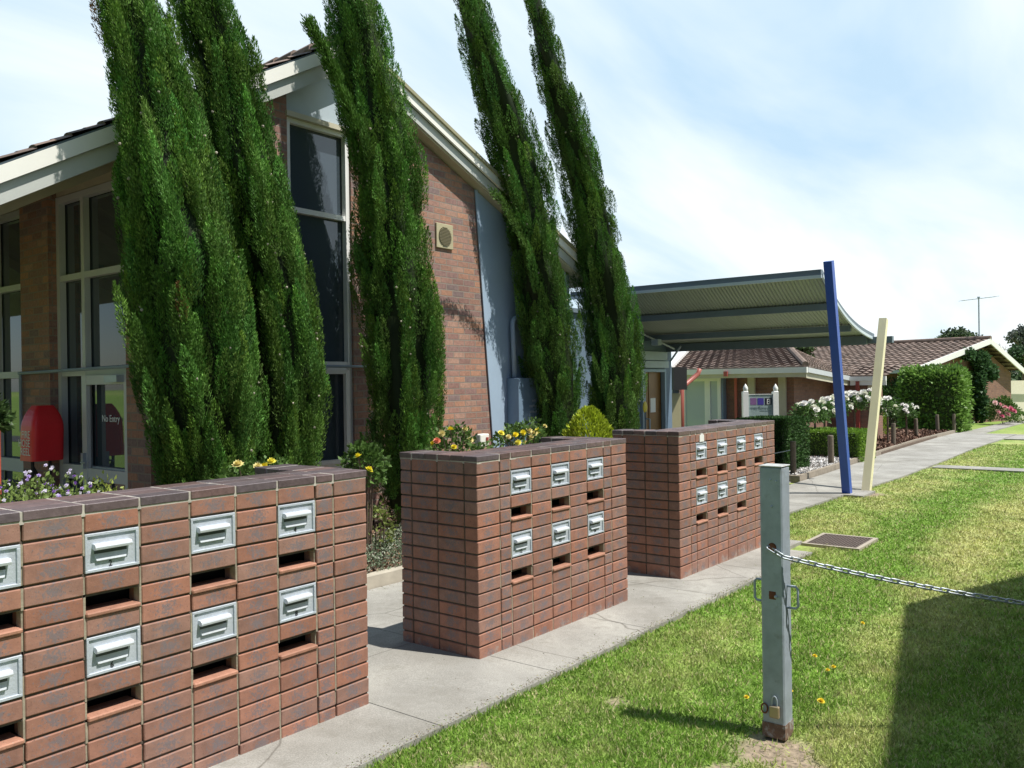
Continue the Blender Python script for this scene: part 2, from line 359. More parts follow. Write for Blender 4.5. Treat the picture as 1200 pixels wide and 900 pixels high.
# ------------------------------------------------------------------ ground
def vnoise(x, y, sc, seed=0):
    r = np.random.default_rng(seed); G = r.random((64, 64)); xx = x*sc+1000; yy = y*sc+1000
    i = np.floor(xx).astype(int); j = np.floor(yy).astype(int); fx = xx-i; fy = yy-j; fx = fx*fx*(3-2*fx); fy = fy*fy*(3-2*fy)
    g = lambda a, b: G[a % 64, b % 64]
    return (g(i, j)*(1-fx)+g(i+1, j)*fx)*(1-fy)+(g(i, j+1)*(1-fx)+g(i+1, j+1)*fx)*fy
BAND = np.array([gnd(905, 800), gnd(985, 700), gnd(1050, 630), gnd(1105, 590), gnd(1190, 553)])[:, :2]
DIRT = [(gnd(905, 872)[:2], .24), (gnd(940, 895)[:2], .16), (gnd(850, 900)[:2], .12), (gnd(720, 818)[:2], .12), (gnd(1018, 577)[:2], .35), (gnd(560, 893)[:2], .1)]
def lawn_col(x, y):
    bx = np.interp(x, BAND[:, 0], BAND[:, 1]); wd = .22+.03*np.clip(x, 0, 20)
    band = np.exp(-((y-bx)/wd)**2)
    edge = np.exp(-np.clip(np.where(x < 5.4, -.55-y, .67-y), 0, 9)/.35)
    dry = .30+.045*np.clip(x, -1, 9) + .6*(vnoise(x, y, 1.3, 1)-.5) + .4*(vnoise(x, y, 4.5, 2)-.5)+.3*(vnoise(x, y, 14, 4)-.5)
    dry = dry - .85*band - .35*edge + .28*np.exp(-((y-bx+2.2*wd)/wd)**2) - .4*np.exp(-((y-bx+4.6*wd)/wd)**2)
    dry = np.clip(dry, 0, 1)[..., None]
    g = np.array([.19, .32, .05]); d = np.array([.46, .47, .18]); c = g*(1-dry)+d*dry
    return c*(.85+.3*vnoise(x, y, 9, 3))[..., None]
def dirtf(x, y):
    f = np.zeros_like(x)
    for (c, r) in DIRT:
        d = np.hypot((x-c[0])*.8, y-c[1]) + .1*(vnoise(x, y, 8, 9)-.5); f = np.maximum(f, np.clip((r-d)/(r*.5), 0, 1))
    return f
xs = np.concatenate([[-400, -120, -40, -15, -6], np.arange(-3, 17, .07), np.arange(17, 34, .5), [36, 40, 48, 62, 90, 160, 400, 900]])
ys = np.concatenate([[-600, -200, -80, -30, -12, -8], np.arange(-5, .9, .07), [2, 6, 12, 30, 80, 200, 600]])
X, Y = np.meshgrid(xs, ys, indexing='ij'); Z = np.vectorize(gz)(X)-.035
Z = Z+np.where((X > -3) & (X < 17) & (Y > -5) & (Y < .9), (vnoise(X, Y, 3, 5)-.5)*.02, 0)+.0
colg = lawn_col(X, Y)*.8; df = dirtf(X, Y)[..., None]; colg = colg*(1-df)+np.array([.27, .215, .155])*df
me = bpy.data.meshes.new('lawn'); nx, ny = X.shape
idx = np.arange(nx*ny).reshape(nx, ny); F = np.stack([idx[:-1, :-1], idx[1:, :-1], idx[1:, 1:], idx[:-1, 1:]], -1).reshape(-1, 4)
me.from_pydata(np.stack([X, Y, Z], -1).reshape(-1, 3).tolist(), [], F.tolist())
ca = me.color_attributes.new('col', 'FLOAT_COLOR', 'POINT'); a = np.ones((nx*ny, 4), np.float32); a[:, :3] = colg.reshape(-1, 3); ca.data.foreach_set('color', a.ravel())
me.materials.append(attr_mat('lawn_ground', .95, 0, .45, 30, .8, 60)); me.shade_smooth()
o = bpy.data.objects.new('lawn', me); C.objects.link(o); o['kind'] = 'structure'

def slab(mb, x0, x1, y0, y1, top=0, th=.14, col=(1, 1, 1), gap=.006):
    x0 += gap/2; x1 -= gap/2; y0 += gap/2; y1 -= gap/2
    mb.hexa([(x0, y0, gz(x0)+top-th), (x1, y0, gz(x1)+top-th), (x1, y1, gz(x1)+top-th), (x0, y1, gz(x0)+top-th), (x0, y0, gz(x0)+top), (x1, y0, gz(x1)+top), (x1, y1, gz(x1)+top), (x0, y1, gz(x0)+top)], col)
mb = MB()
jx = [-6.2, -4.6, -2.7, -.95, .1, 1.28, 2.5, 3.7, 4.86]
for i in range(len(jx)-1):
    slab(mb, jx[i], jx[i+1], -.55, .62); slab(mb, jx[i], jx[i+1], .62, 2.02)
slab(mb, 4.86, 5.45, -.24, .62); slab(mb, 4.86, 7.0, .66, 2.02)
struct('path', mb, CONC)
# second path: polygon slabs following the timber edge
mb = MB(); e0 = [(7.0, .66), (9.9, .64), (13.3, .56), (17, .62), (22.9, .8), (27.5, .8), (31.6, .8)]
e1 = [(7.0, 2.02), (9.9, 1.80), (13.3, 1.96), (17, 2.19), (22.9, 2.58), (27.5, 2.73), (31.6, 2.8)]
for i in range(len(e0)-1):
    for (s0, s1) in ((0, .5), (.5, .997)):
        L0 = [np.array(e0[i])*(1-s)+np.array(e0[i+1])*s for s in (s0, s1)]; L1 = [np.array(e1[i])*(1-s)+np.array(e1[i+1])*s for s in (s0, s1)]
        p = [L0[0], L0[1], L1[1], L1[0]]
        mb.hexa([(q[0], q[1], gz(q[0])-.14) for q in p]+[(q[0], q[1], gz(q[0])+.004) for q in p])
slab(mb, 15.95, 16.65, -14, .52, .002); slab(mb, 28.2, 31.4, -30, .76, .002); slab(mb, 31.62, 46, 1.9, 2.7, .002)
struct('footpath', mb, CONC)
mb = MB(); slab(mb, 7.01, 16.0, 2.05, 6.2, -.012)
for (x0, x1) in ((7.0, 10.9),): pass
struct('forecourt', mb, CONC)
# kerb + garden bed in front of the building
mb = MB()
for x0, x1 in ((-6, -3.1), (-3.09, -.2), (-.19, 2.6), (2.61, 5.4), (5.41, 8.6)):
    mb.hexa([(x0, 2.03, gz(x0)-.1), (x1, 2.03, gz(x1)-.1), (x1, 2.15, gz(x1)-.1), (x0, 2.15, gz(x0)-.1), (x0, 2.03, gz(x0)+.11), (x1, 2.03, gz(x1)+.11), (x1, 2.15, gz(x1)+.11), (x0, 2.15, gz(x0)+.11)])
struct('kerb', mb, plain('kerb_concrete', (.42, .38, .31), .9, .15, 8, .5, 80))
mb = MB(); mb.box(-9, 8.55, 2.155, 4.3, -.3, .085); mb.box(-9, .1, 4.301, 14, -.3, .08)
struct('garden_bed', mb, SOIL)
def chips(name, n, xr, yr, zf, cols, size, mt, kind='stuff', flat=.35):
    P = np.stack([rng.uniform(*xr, n), rng.uniform(*yr, n), np.zeros(n)], 1); P[:, 2] = np.array([zf(x) for x in P[:, 0]])+rng.uniform(0, .02, n)
    D = rng.normal(size=(n, 3)); D[:, 2] *= flat; D = unit(D); c = np.array(cols)[rng.integers(0, len(cols), n)]*rng.uniform(.7, 1.3, (n, 1))
    return quads_obj(name, leaves(P, D, rng.uniform(*size, n), .55), c, mt, kind=kind)
chips('bark_mulch', 26000, (-3.5, 8.5), (2.16, 4.28), lambda x: .088, [(.22, .12, .075), (.14, .08, .05), (.30, .18, .12), (.36, .25, .18)], (.02, .055), MULCHM)

# grass blades
NB = 800000
d = np.exp(rng.uniform(math.log(2.6), math.log(30), NB)); az = YAW + rng.uniform(-.62, .72, NB)
gx = CAM[0]+np.sin(az)*d; gy = CAM[1]+np.cos(az)*d
ok = (((gx < 5.47) & (gy < -.565+.07*vnoise(gx, gy, 7, 31))) | ((gx >= 5.47) & (gy < .66+.04*np.clip(gx-17, 0, 4))) ) & ~((gx > 5.35) & (gx < 6.13) & (gy > -.89) & (gy < -.25)) & ~((gx > 15.95) & (gx < 16.65)) & ~((gx > 28.2))
ok &= ~((gx > 4.8) & (gx < 5.47) & (gy > -.26))
ok &= rng.random(NB) > dirtf(gx, gy)*.93
ok &= ~((np.abs(gx-.055) < .06) & (np.abs(gy+1.945) < .06))
gx = gx[ok]; gy = gy[ok]; d = d[ok]; n = len(gx)
P = np.stack([gx, gy, .006-.012*gx-.03], 1)
h = (.013+.016*rng.random(n))*(.7+.6*vnoise(gx, gy, 5, 11))*(1+.01*d); wdt = (.0016+.00062*d)*(.7+.6*rng.random(n))
h *= np.where((gx < 5.4) & (gy > -.62), 1.25, 1)
lean = rng.normal(size=(n, 2))*.75; D = unit(np.stack([lean[:, 0], lean[:, 1], np.ones(n)], 1))
s = unit(np.stack([rng.normal(size=n), rng.normal(size=n), np.zeros(n)], 1))*wdt[:, None]
V = np.stack([P-s, P+s, P+D*h[:, None]*1.25], 1)
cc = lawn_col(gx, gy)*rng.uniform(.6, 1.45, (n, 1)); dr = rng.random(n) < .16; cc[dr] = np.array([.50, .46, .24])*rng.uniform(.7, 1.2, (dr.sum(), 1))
quads_obj('grass', V, cc, GRASS, kind='stuff', k=3)

# ------------------------------------------------------------------ letterbox banks
BC = [(.30, .148, .105), (.28, .145, .108), (.32, .155, .11), (.27, .148, .115), (.31, .142, .095), (.28, .16, .125)]
CAPC = [(.115, .085, .088), (.13, .09, .09), (.105, .083, .09), (.14, .09, .085)]
def brick(mb, x0, x1, y0, y1, z0, z1, uvs, horiz, col=None):
    n0 = len(mb.f); col = col or tuple(np.array(random.choice(BC))*random.uniform(.86, 1.1))
    mb.cbox(x0, x1, y0, y1, z0, z1, .0040, col, .0014)
    cx, cy, cz = (x0+x1)/2, (y0+y1)/2, (z0+z1)/2; half = (x1-x0 if horiz == 'x' else y1-y0)/2
    for f in mb.f[n0:]:
        for vi in f:
            p = mb.v[vi]; a_ = (p[0]-cx) if horiz == 'x' else (p[1]-cy); uvs.append((a_/half*(half/.115), (p[2]-cz)/.038*.55))
def set_uv(o, uvs):
    l = o.data.uv_layers.new(name='UVMap'); l.data.foreach_set('uv', np.array(uvs, np.float32).ravel())
ZT = 1.28; CH = .086; NR = 15; DEP = .70
plate_proto = None; PENDING = []
def plate(x0, zt, parent, number):
    """cast letterbox front filling a 230 mm column, two courses high"""
    global plate_proto
    W, H = .232, .162
    if plate_proto is None:
        t = MB(); y = 0.004
        # frame and dished field
        for (a_, b_, c_, d_) in ((0, W, H-.012, H), (0, W, 0, .012), (0, .010, .012, H-.012), (W-.014, W, .012, H-.012)): t.cbox(a_, b_, .0, .03, c_, d_, .0015)
        t.box(.009, W-.013, .008, .028, .011, H-.011)
        fr = obj('letterbox_front', t, ALU); ORG[fr] = Vector((0, 0, 0))
        hd = MB(); n = 8; xa, xb = .032, W-.042
        prof = [(-.004+.0, .118), (-.014, .117), (-.021, .112), (-.024, .104), (-.022, .095), (-.012, .092), (.007, .097)]
        for i in range(len(prof)-1):
            (ya, za), (yb, zb) = prof[i], prof[i+1]; hd.quad((xa, ya, za), (xa, yb, zb), (xb, yb, zb), (xb, ya, za))
        hd.poly([(xa, p[0], p[1]) for p in prof] + [(xa, .009, .118)]); hd.poly([(xb, p[0], p[1]) for p in prof[::-1]] + [(xb, .009, .118)][::1])
        hd.quad((xa, .009, .118), (xb, .009, .118), (xb, -.004, .118), (xa, -.004, .118))
        obj('slot_hood', hd, ALUL, fr)
        fl = MB(); fl.box(xa+.008, xb-.010, .0075, .009, .072, .094); obj('slot_shade', fl, plain('slot_shade_paint', (.07, .08, .09), .5, .1), fr)  # dark strip painted for the shade in the slot below the hood
        lp = MB(); lp.hexa([(xa+.014, -.003, .046), (xb-.018, -.003, .046), (xb-.018, .0078, .046), (xa+.014, .0078, .046), (xa+.008, .0065, .074), (xb-.010, .0065, .074), (xb-.010, .0079, .074), (xa+.008, .0079, .074)])
        obj('slot_lip', lp, ALUL, fr)
        plate_proto = fr; fr.parent = parent; c = fr
    else:
        c = copy_tree(plate_proto, parent)
    c.location = Vector((x0-.001, -.0, zt-H-.006)) - ORG[parent]
    if number:
        PENDING.append((c, number))
    return c
def bank(xoff, cols, label, numbers, dmg=None, notice=False):
    """cols: widths list from left, with 'p' = letterbox column; U-shaped in plan"""
    LEN = sum({'b': .24, 'n': .12, 'p': .24}[c] for c in cols)-.01
    root = thing('letterbox_bank', label, 'letterboxes', (xoff, 0, gz(xoff)), 'brick letterbox banks along the path')
    mb = MB(); uvs = []; md = MB(); mt = md; sill = MB(); suv = []
    T = .34; x1 = xoff+LEN; zb = gz(xoff)-.05
    ncol = 0; x = xoff; k_ = 0
    slots = []
    for c in cols:
        wd_ = {'b': .23, 'n': .11, 'p': .23}[c]
        for r in range(NR):
            zt = ZT-CH*r; z0 = zt-.076
            if r == NR-1: z0 = zb
            if c == 'p' and (numbers[k_][0 if r < 6 else 1] is not None) and r in (1, 2, 6, 7): continue
            if c == 'p' and (numbers[k_][0 if r < 6 else 1] is not None) and r in (4, 9): continue
            brick(mb, x, x+wd_, 0, .11, z0, zt, uvs, 'x')
        if c == 'p':
            for j, (rp_, rs_) in enumerate(((1, 4), (6, 9))):
                if numbers[k_][j] is None: continue
                plate(x, ZT-CH*rp_+.007, root, numbers[k_][j])
                zs = ZT-CH*(rs_+1)+.004
                # rounded sill tile at the foot of the newspaper slot
                sill = MB(); suv = []; n0 = 0; cc_ = tuple(np.array((.38, .19, .13))*random.uniform(.85, 1.1))
                sill.cbox(x-.002, x+.232, -.010, .12, zs-.004, zs+.016, .005, cc_, .001)
                for f in sill.f[n0:]:
                    for vi in f: suv.append((2, 2))
                so = obj('newspaper_sill', sill, LBRICK, root); set_uv(so, suv)
                slots.append((x, zs+.016, ZT-CH*rs_))
            k_ += 1
        x += wd_+.01
        if x < x1-.02:
            z_ = ZT
            for r in range(NR):                                    # perpends: pointed unevenly, some fallen back
                z1_ = ZT-CH*r-.001; z0_ = z1_-.0855 if r < NR-1 else zb; dp_ = random.choice((.003, .004, .006, .009, .016)); mt.box(x-.0103+random.uniform(0, .002), x+.0003-random.uniform(0, .002), dp_, .05, z0_, z1_, MPALE)
    # end walls (returns): columns half, full, full, half
    for xe, sgn in ((xoff, 0), (x1-.11, 1)):
        ysegs = [(.12, .35-.005+.0), (.355, .585), (.595, .70)]
        ysegs = [(.12, .35), (.36, .59), (.60, .70)]
        for (ya, yb) in ysegs:
            for r in range(NR):
                zt = ZT-CH*r; z0 = zt-.076 if r < NR-1 else zb
                brick(mb, xe, xe+.11, ya, yb, z0, zt, uvs, 'y')
        for yj in (.11, .35, .59): md.box(xe+.006, xe+.104, yj, yj+.01, zb, ZT, MSHADE)
    # inner leafs
    for (xa, xb) in ((xoff+.12, xoff+.23), (x1-.23, x1-.12)):
        for r in range(NR):
            zt = ZT-CH*r; brick(mb, xa, xb, .60, .70, zt-.076 if r < NR-1 else zb, zt, uvs, 'x')
    for r in range(NR):
        zt = ZT-CH*r; xx = xoff+.24
        while xx < x1-.26:
            if r not in (1, 2, 4, 6, 7, 9): brick(mb, xx, min(xx+.23, x1-.24), .23, .335, zt-.076 if r < NR-1 else zb, zt, uvs, 'x')
            xx += .24
    bw = obj('brickwork', mb, LBRICK, root); set_uv(bw, uvs)
    # joints behind the bricks: raked bed joints with their shade put in as dark colour, leaving the openings
    for r in range(NR):
        zt = ZT-CH*r; md.box(xoff+.006, x1-.006, .009, .103, zt-.0865, zt-.0755, MSHADE)
    md.box(xoff+.008, xoff+.10, .02, .69, zb, ZT-.01, MSHADE); md.box(x1-.10, x1-.008, .02, .69, zb, ZT-.01, MSHADE)
    obj('mortar', md, JOINT, root)
    inn = MB(); inn.box(xoff+.12, x1-.12, .20, .225, zb, ZT-.01)
    for (xs_, za, zb2) in slots:
        pass
    obj('cavity_shade', inn, DARKIN, root)
    # capping: glazed header bricks in modules of 230 with pale joints
    cm = MB(); cj = MB(); x = xoff-.004
    def capstrip(xa, xb, ya, yb, nrow, alongx=True):
        st = (yb-ya)/nrow
        for i in range(nrow):
            cm.cbox(xa, xb, ya+i*st+.0015, ya+(i+1)*st-.0015, ZT+.004+random.uniform(0, .001), ZT+.042+random.uniform(-.001, .001), .003, tuple(np.array(random.choice(CAPC))*random.uniform(.8, 1.25)), .0008)
    x = xoff
    for i, c in enumerate(cols):
        wd_ = {'b': .23, 'n': .11, 'p': .23}[c]
        capstrip(x-(.004 if i == 0 else 0), x+wd_+(.004 if i == len(cols)-1 else 0), -.005, .345, 3); x += wd_+.01
    for (xa, xb) in ((xoff-.004, xoff+.23), (x1-.23, x1+.004)): 
        for (ya, yb) in ((.355, .585), (.595, .705)): capstrip(xa, xb, ya, yb, 2 if yb-ya > .2 else 1)
    obj('capping', cm, CAPM, root)
    cj.box(xoff+.002, x1-.002, .001, .34, ZT-.0095, ZT+.0405)
    for (xa, xb) in ((xoff+.002, xoff+.225), (x1-.225, x1-.002)): cj.box(xa, xb, .3401, .70, ZT-.0095, ZT+.0405)
    obj('cap_joints', cj, CAPJ, root)
    if notice:
        nb_ = MB(); nb_.box(xoff+.36+.07, xoff+.36+.165, -.006, .002, ZT-.078, ZT-.012); nb_.box(xoff+.36+.095, xoff+.36+.14, -.006, .002, ZT-.012, ZT+.0)
        q = obj('notice_sticker', nb_, WHITEP, root)
    return root
b1x = -.9596
colsA = ['b', 'p', 'b', 'p', 'b', 'p', 'b', 'p', 'n', 'b']       # read right to left in the photo: b n p b p b p b p ..
L1 = sum({'b': .24, 'n': .12, 'p': .24}[c] for c in (['b', 'n', 'p', 'b', 'p', 'b', 'p', 'b', 'p', 'n', 'b']))-.01
bank(b1x-L1, ['b', 'n', 'p', 'b', 'p', 'b', 'p', 'b', 'p', 'n', 'b'], 'long nearest red brick letterbox bank with numbers 4, 6 and 8 on its plates', [('1', '5'), (' 2'[1:], '6'), ('', ''), ('4', '8')])
bank(0, ['b', 'n', 'p', 'b', 'p', 'b', 'p', 'n', 'b'], 'middle red brick letterbox bank with six grey plates, its dark end facing the gap', [('9', '12'), ('10', '13'), ('11', '14')])
bank(2.8696, ['b', 'n', 'p', 'b', 'p', 'b', 'p', 'b', 'p', 'n', 'b'], 'farthest brick letterbox bank, the one with a white notice above its first plate', [('15', '19'), ('16', '20'), ('17', '21'), ('18', None)], notice=True)

for c, number in PENDING:
    nm = text_mb(number, .034, (.232/2-.008, .0065, .015), (1, 0, 0), (0, 0, 1), .0012, 'CENTER'); nm.v = [(x, y, z) for x, y, z in nm.v]; q = obj('number', nm, BLACK); q.parent = c
# ------------------------------------------------------------------ main building
GY = 4.35; GYB = 4.12
bld = thing('brick_hall', 'tall gabled brown brick hall with tiled roof, long windows and blue-grey end wall', 'building', (3, 10, 0))
def sl(x):     # barge top line
    return 5.94-.577*(2.73-x) if x < 2.73 else 5.94-.425*(x-2.73)
def wall_y(mb, x0, x1, y0, y1, z0, z1a, z1b):
    mb.hexa([(x0, y0, z0), (x1, y0, z0), (x1, y1, z0), (x0, y1, z0), (x0, y0, z1a), (x1, y0, z1b), (x1, y1, z1b), (x0, y1, z1a)])
top = lambda x: sl(x)-.30
mb = MB()
WX0, WX1 = 1.89, 2.84
wall_y(mb, .20, WX0, GY, GY+.23, -.1, top(.2), top(WX0))
wall_y(mb, WX1, 5.2, GY, GY+.23, -.1, top(WX1)-.02, top(5.2))
mb.hexa([(5.2, GY, -.1), (5.62, GY, -.1), (5.62, GY+.23, -.1), (5.2, GY+.23, -.1), (5.2, GY, top(5.2)), (5.2001, GY, top(5.2)), (5.2001, GY+.23, top(5.2)), (5.2, GY+.23, top(5.2))])
obj('wall', mb, WALLB, bld)
mb = MB()     # apex handled by gable panel above the window and brick over
wall_y(mb, WX0, 2.73, GY+.02, GY+.2, 4.92, top(WX0), top(2.73)); wall_y(mb, 2.73, WX1, GY+.02, GY+.2, 4.92, top(2.73), top(WX1))
obj('gable_panel', mb, plain('blue_grey_panel', (.40, .47, .52), .5, .05), bld)
# left wall with pillars
mb = MB(); zt = 4.25
mb.box(.20, .50, GY+.2305, 4.80, -.1, 4.32); mb.box(.20, .55, 6.49, 7.22, -.1, 4.32); mb.box(.20, .55, 8.75, 9.45, -.1, 4.32); mb.box(.20, .55, 11.0, 16, -.1, 4.32)
obj('brick_pillar', mb, WALLB, bld)
mb = MB()
for (ya, yb) in ((4.80, 6.49), (7.22, 8.75), (9.45, 11.0)): mb.box(.30, .52, ya+.002, yb-.002, 3.99, 4.34)
obj('header_panel', mb, CREAMD, bld)
def frame(mb, P0, R_, U_, wd, ht, xs_, zs_, t=.06, dpt=.07, nrm=(0, -1, 0)):
    """window frame: outer rectangle + bars at xs_/zs_ fractions in metres"""
    P0 = Vector(P0); R_ = Vector(R_); U_ = Vector(U_); nrm = Vector(nrm)
    def bar(a0, a1, b0, b1, e=0):
        p = []
        for k_ in (0, 1):
            for (a_, b_) in ((a0, b0), (a1, b0), (a1, b1), (a0, b1)): p.append(P0+R_*a_+U_*b_+nrm*((dpt+e)*k_))
        mb.hexa(p[:4]+p[4:])
    bar(0, t, 0, ht); bar(wd-t, wd, 0, ht); bar(t, wd-t, ht-t, ht, -.002); bar(t, wd-t, 0, t, -.002)
    for x_, tt in xs_: bar(x_-tt/2, x_+tt/2, t, ht-t, -.004)
    for z_, tt in zs_: bar(t, wd-t, z_-tt/2, z_+tt/2, -.007)
def west_window(y0, y1, ymul):
    f = MB(); H = 3.98; W = y1-y0
    # P0 at far end so that R points to the camera side
    frame(f, (.36, y1, 0), (0, -1, 0), (0, 0, 1), W, H, [(y1-ymul, .07)], [(3.05, .07), (1.98, .08), (.87, .16)], .075, .07, (-1, 0, 0))
    w_ = obj('window_frame', f, WINF, bld)
    g = MB(); g.box(.375, .385, y0+.01, y1-.01, .02, H-.02); obj('pane', g, GLASS, w_)
    return w_
w1 = west_window(4.80, 6.49, 5.88)
west_window(7.22, 8.75, 8.2); west_window(9.45, 11.0, 10.4)
# the no-entry door in the right bay of the first window
dr = MB(); frame(dr, (.285, 5.83, .02), (0, -1, 0), (0, 0, 1), 1.0, 1.92, [], [(.85, .13)], .10, .045, (-1, 0, 0)); dw = obj('door', dr, WINF, bld)
hd = MB(); hd.box(.20, .24, 5.74, 5.79, .93, 1.10); hd.tube([(.235, 5.765, 1.0), (.19, 5.765, 1.0), (.19, 5.66, 1.0)], .01, 8); obj('handle', hd, STEELL, dw)
cl = MB(); cl.box(.16, .24, 4.92, 5.18, 1.86, 1.93); obj('door_closer', cl, STEELL, dw)
p_ = on_x(119, 490, .33)
ne = text_mb('No Entry', .105, (.325, 5.56, 1.44), (0, -1, 0), (0, 0, 1), .001, 'LEFT', .95); obj('door_lettering', ne, plain('pale_vinyl', (.85, .9, .92), .5, .03), dw)
gp = MB(); gp.box(.345, .355, 4.9, 5.76, .1, 1.85); obj('door_pane', gp, GLASS, dw)
# gable window
f = MB(); frame(f, (WX0+.003, GY+.10, .25), (1, 0, 0), (0, 0, 1), WX1-WX0-.006, 4.63, [], [(3.58, .06), (1.78, .10), (.55, .12)], .06, .07, (0, -1, 0))
gw = obj('window_frame', f, WHITEP, bld)
g = MB(); g.box(WX0+.02, WX1-.02, GY+.11, GY+.12, .27, 4.87); obj('pane', g, GLASS, gw)
s_ = MB(); frame(s_, (WX0+.07, GY+.06, .85), (1, 0, 0), (0, 0, 1), WX1-WX0-.14, 1.13, [], [], .05, .05, (0, -1, 0)); obj('casement', s_, WHITEP, gw)
bl = MB(); bl.box(WX0-.02, WX1+.02, GY-.035, GY+.03, 4.87, 4.93); obj('window_head', bl, CREAMD, bld)
# blue-grey wall to the right
mb = MB(); 
# slanted seam with brick
zt_ = top(5.2)
def seam(z): return 5.2+(.42)*(top(5.2)-z)/(top(5.2)+.1)
for (xa, xb) in ((None, 7.6),):
    mb.hexa([(seam(-.1)+.001, GY-.012, -.1), (7.6, GY-.012, -.1), (7.6, GY+.2, -.1), (seam(-.1)+.001, GY+.2, -.1), (5.2015, GY-.012, top(5.2)), (7.6, GY-.012, top(7.6)), (7.6, GY+.2, top(7.6)), (5.2015, GY+.2, top(5.2))])
obj('rendered_wall', mb, BLUEW, bld)
edge = MB(); edge.hexa([(seam(-.1)-.03, GY-.03, -.1), (seam(-.1)+.03, GY-.03, -.1), (seam(-.1)+.03, GY-.0125, -.1), (seam(-.1)-.03, GY-.0125, -.1), (5.17, GY-.03, top(5.2)), (5.23, GY-.03, top(5.2)), (5.23, GY-.0125, top(5.2)), (5.17, GY-.0125, top(5.2))])
obj('corner_trim', edge, BLUEW, bld)
mb = MB(); mb.box(7.37, 7.6, GY+.21, 16, -.1, top(7.6)-.05); mb.box(.56, 7.36, 15.8, 16, -.1, 3.9); obj('back_wall', mb, WALLB, bld)
# roof slabs, soffit, barge boards
XL, XR, YB = -1.75, 8.1, 16.4
def rslab(mb, xa, xb, dz0, dz1, y0, y1):
    mb.hexa([(xa, y0, sl(xa)+dz0), (xb, y0, sl(xb)+dz0), (xb, y1, sl(xb)+dz0), (xa, y1, sl(xa)+dz0), (xa, y0, sl(xa)+dz1), (xb, y0, sl(xb)+dz1), (xb, y1, sl(xb)+dz1), (xa, y1, sl(xa)+dz1)])
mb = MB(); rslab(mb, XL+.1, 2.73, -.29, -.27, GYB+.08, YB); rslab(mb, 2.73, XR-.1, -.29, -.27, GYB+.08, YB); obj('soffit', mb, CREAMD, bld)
mb = MB(); rslab(mb, XL, 2.73, -.15, .0, GYB, GYB+.035); rslab(mb, 2.73, XR, -.12, .0, GYB, GYB+.035); obj('barge_board', mb, CREAMP, bld)
mb = MB(); rslab(mb, XL+.02, 2.73, -.33, -.1505, GYB+.05, GYB+.08); rslab(mb, 2.73, XR-.02, -.27, -.1205, GYB+.05, GYB+.08)
obj('lower_barge_board', mb, plain('shaded_cream_paint', (.47, .49, .46), .5, .05), bld)  # grey puts the upper board's shade into this board's colour
mb = MB(); rslab(mb, 2.74, XR, .0, .05, GYB-.03, GYB+.09); obj('barge_capping', mb, plain('khaki_capping', (.30, .28, .17), .5, .1), bld)
mb = MB()      # exposed rafters under the left eave
for yy in (4.86, 6.42, 7.30, 8.7, 10.2):
    mb = MB(); mb.hexa([(XL+.15, yy-.045, sl(XL+.15)-.44), (.29, yy-.045, sl(.29)-.44), (.29, yy+.045, sl(.29)-.44), (XL+.15, yy+.045, sl(XL+.15)-.44), (XL+.15, yy-.045, sl(XL+.15)-.292), (.29, yy-.045, sl(.29)-.292), (.29, yy+.045, sl(.29)-.292), (XL+.15, yy+.045, sl(XL+.15)-.292)])
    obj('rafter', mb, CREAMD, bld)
mb = MB(); mb.box(XL-.10, XL, GYB-.01, YB, sl(XL)-.14, sl(XL)+.0); obj('gutter', mb, CREAMP, bld)
# tiled roof: stepped courses with rolls
def tile_roof(name, parent, O, A, Uv, na, nu, ta, tu, cols, roll=.022, step=.022, seg=6, n=None):
    """O origin, A unit vector along the courses, Uv unit vector up the slope"""
    O = Vector(O); A = Vector(A).normalized(); Uv = Vector(Uv).normalized(); nn = A.cross(Uv).normalized()
    if nn.z < 0: nn = -nn
    V = []; Fc = []; Cc = []
    prof = [(.0, 0), (.12, .8), (.25, 1), (.38, .8), (.5, 0), (.75, -.08)]
    for j in range(nu):
        rr_ = []
        for (uu, dz) in ((j*tu, step+.012), ((j+1)*tu+.0, .010)):
            row = []
            for i in range(na):
                for (q, hgt) in prof: row.append(O + A*((i+q)*ta) + Uv*uu + nn*(dz+hgt*roll))
            row.append(O+A*(na*ta)+Uv*uu+nn*dz); rr_.append(row)
        low = [p - nn*(step+.004) for p in rr_[0]]
        b0 = len(V); m_ = len(low)
        for row in (low, rr_[0], rr_[1]): V += [tuple(p) for p in row]
        for i in range(m_-1):
            cix = random.Random(j*999+i//6).choice(cols); cix = tuple(np.array(cix)*random.Random(j*77+i//6).uniform(.8, 1.2))
            for k_ in (0, 1): Fc.append((b0+k_*m_+i, b0+k_*m_+i+1, b0+(k_+1)*m_+i+1, b0+(k_+1)*m_+i)); Cc.append(cix)
    q = MB(); q.v = V; q.f = Fc; q.c = Cc; return obj(name, q, ROOFT, parent)
TC = [(.19, .14, .115), (.22, .165, .14), (.16, .12, .10)]
cl_ = math.hypot(1, .577); lenL = (2.73-XL)*cl_
mb = MB(); rslab(mb, XL-.02, 2.73, -.05, .02, GYB+.036, YB); rslab(mb, 2.73, XR, -.05, .02, GYB+.036, YB); obj('roof_deck', mb, STEELG, bld)
tile_roof('roof_tiles', bld, (XL-.05, GYB+.0, sl(XL-.05)+.02), (0, 1, 0), (1, 0, .577), 40, int(lenL/.34)+0, .306, lenL/int(lenL/.34), TC, .02, .022)
lenR = (XR-2.73)*math.hypot(1, .425)
tile_roof('roof_tiles', bld, (XR, GYB+.10, sl(XR)+.02), (0, 1, 0), (-1, 0, .425), 40, int(lenR/.34), .306, lenR/int(lenR/.34), TC, .02, .022)
mb = MB()
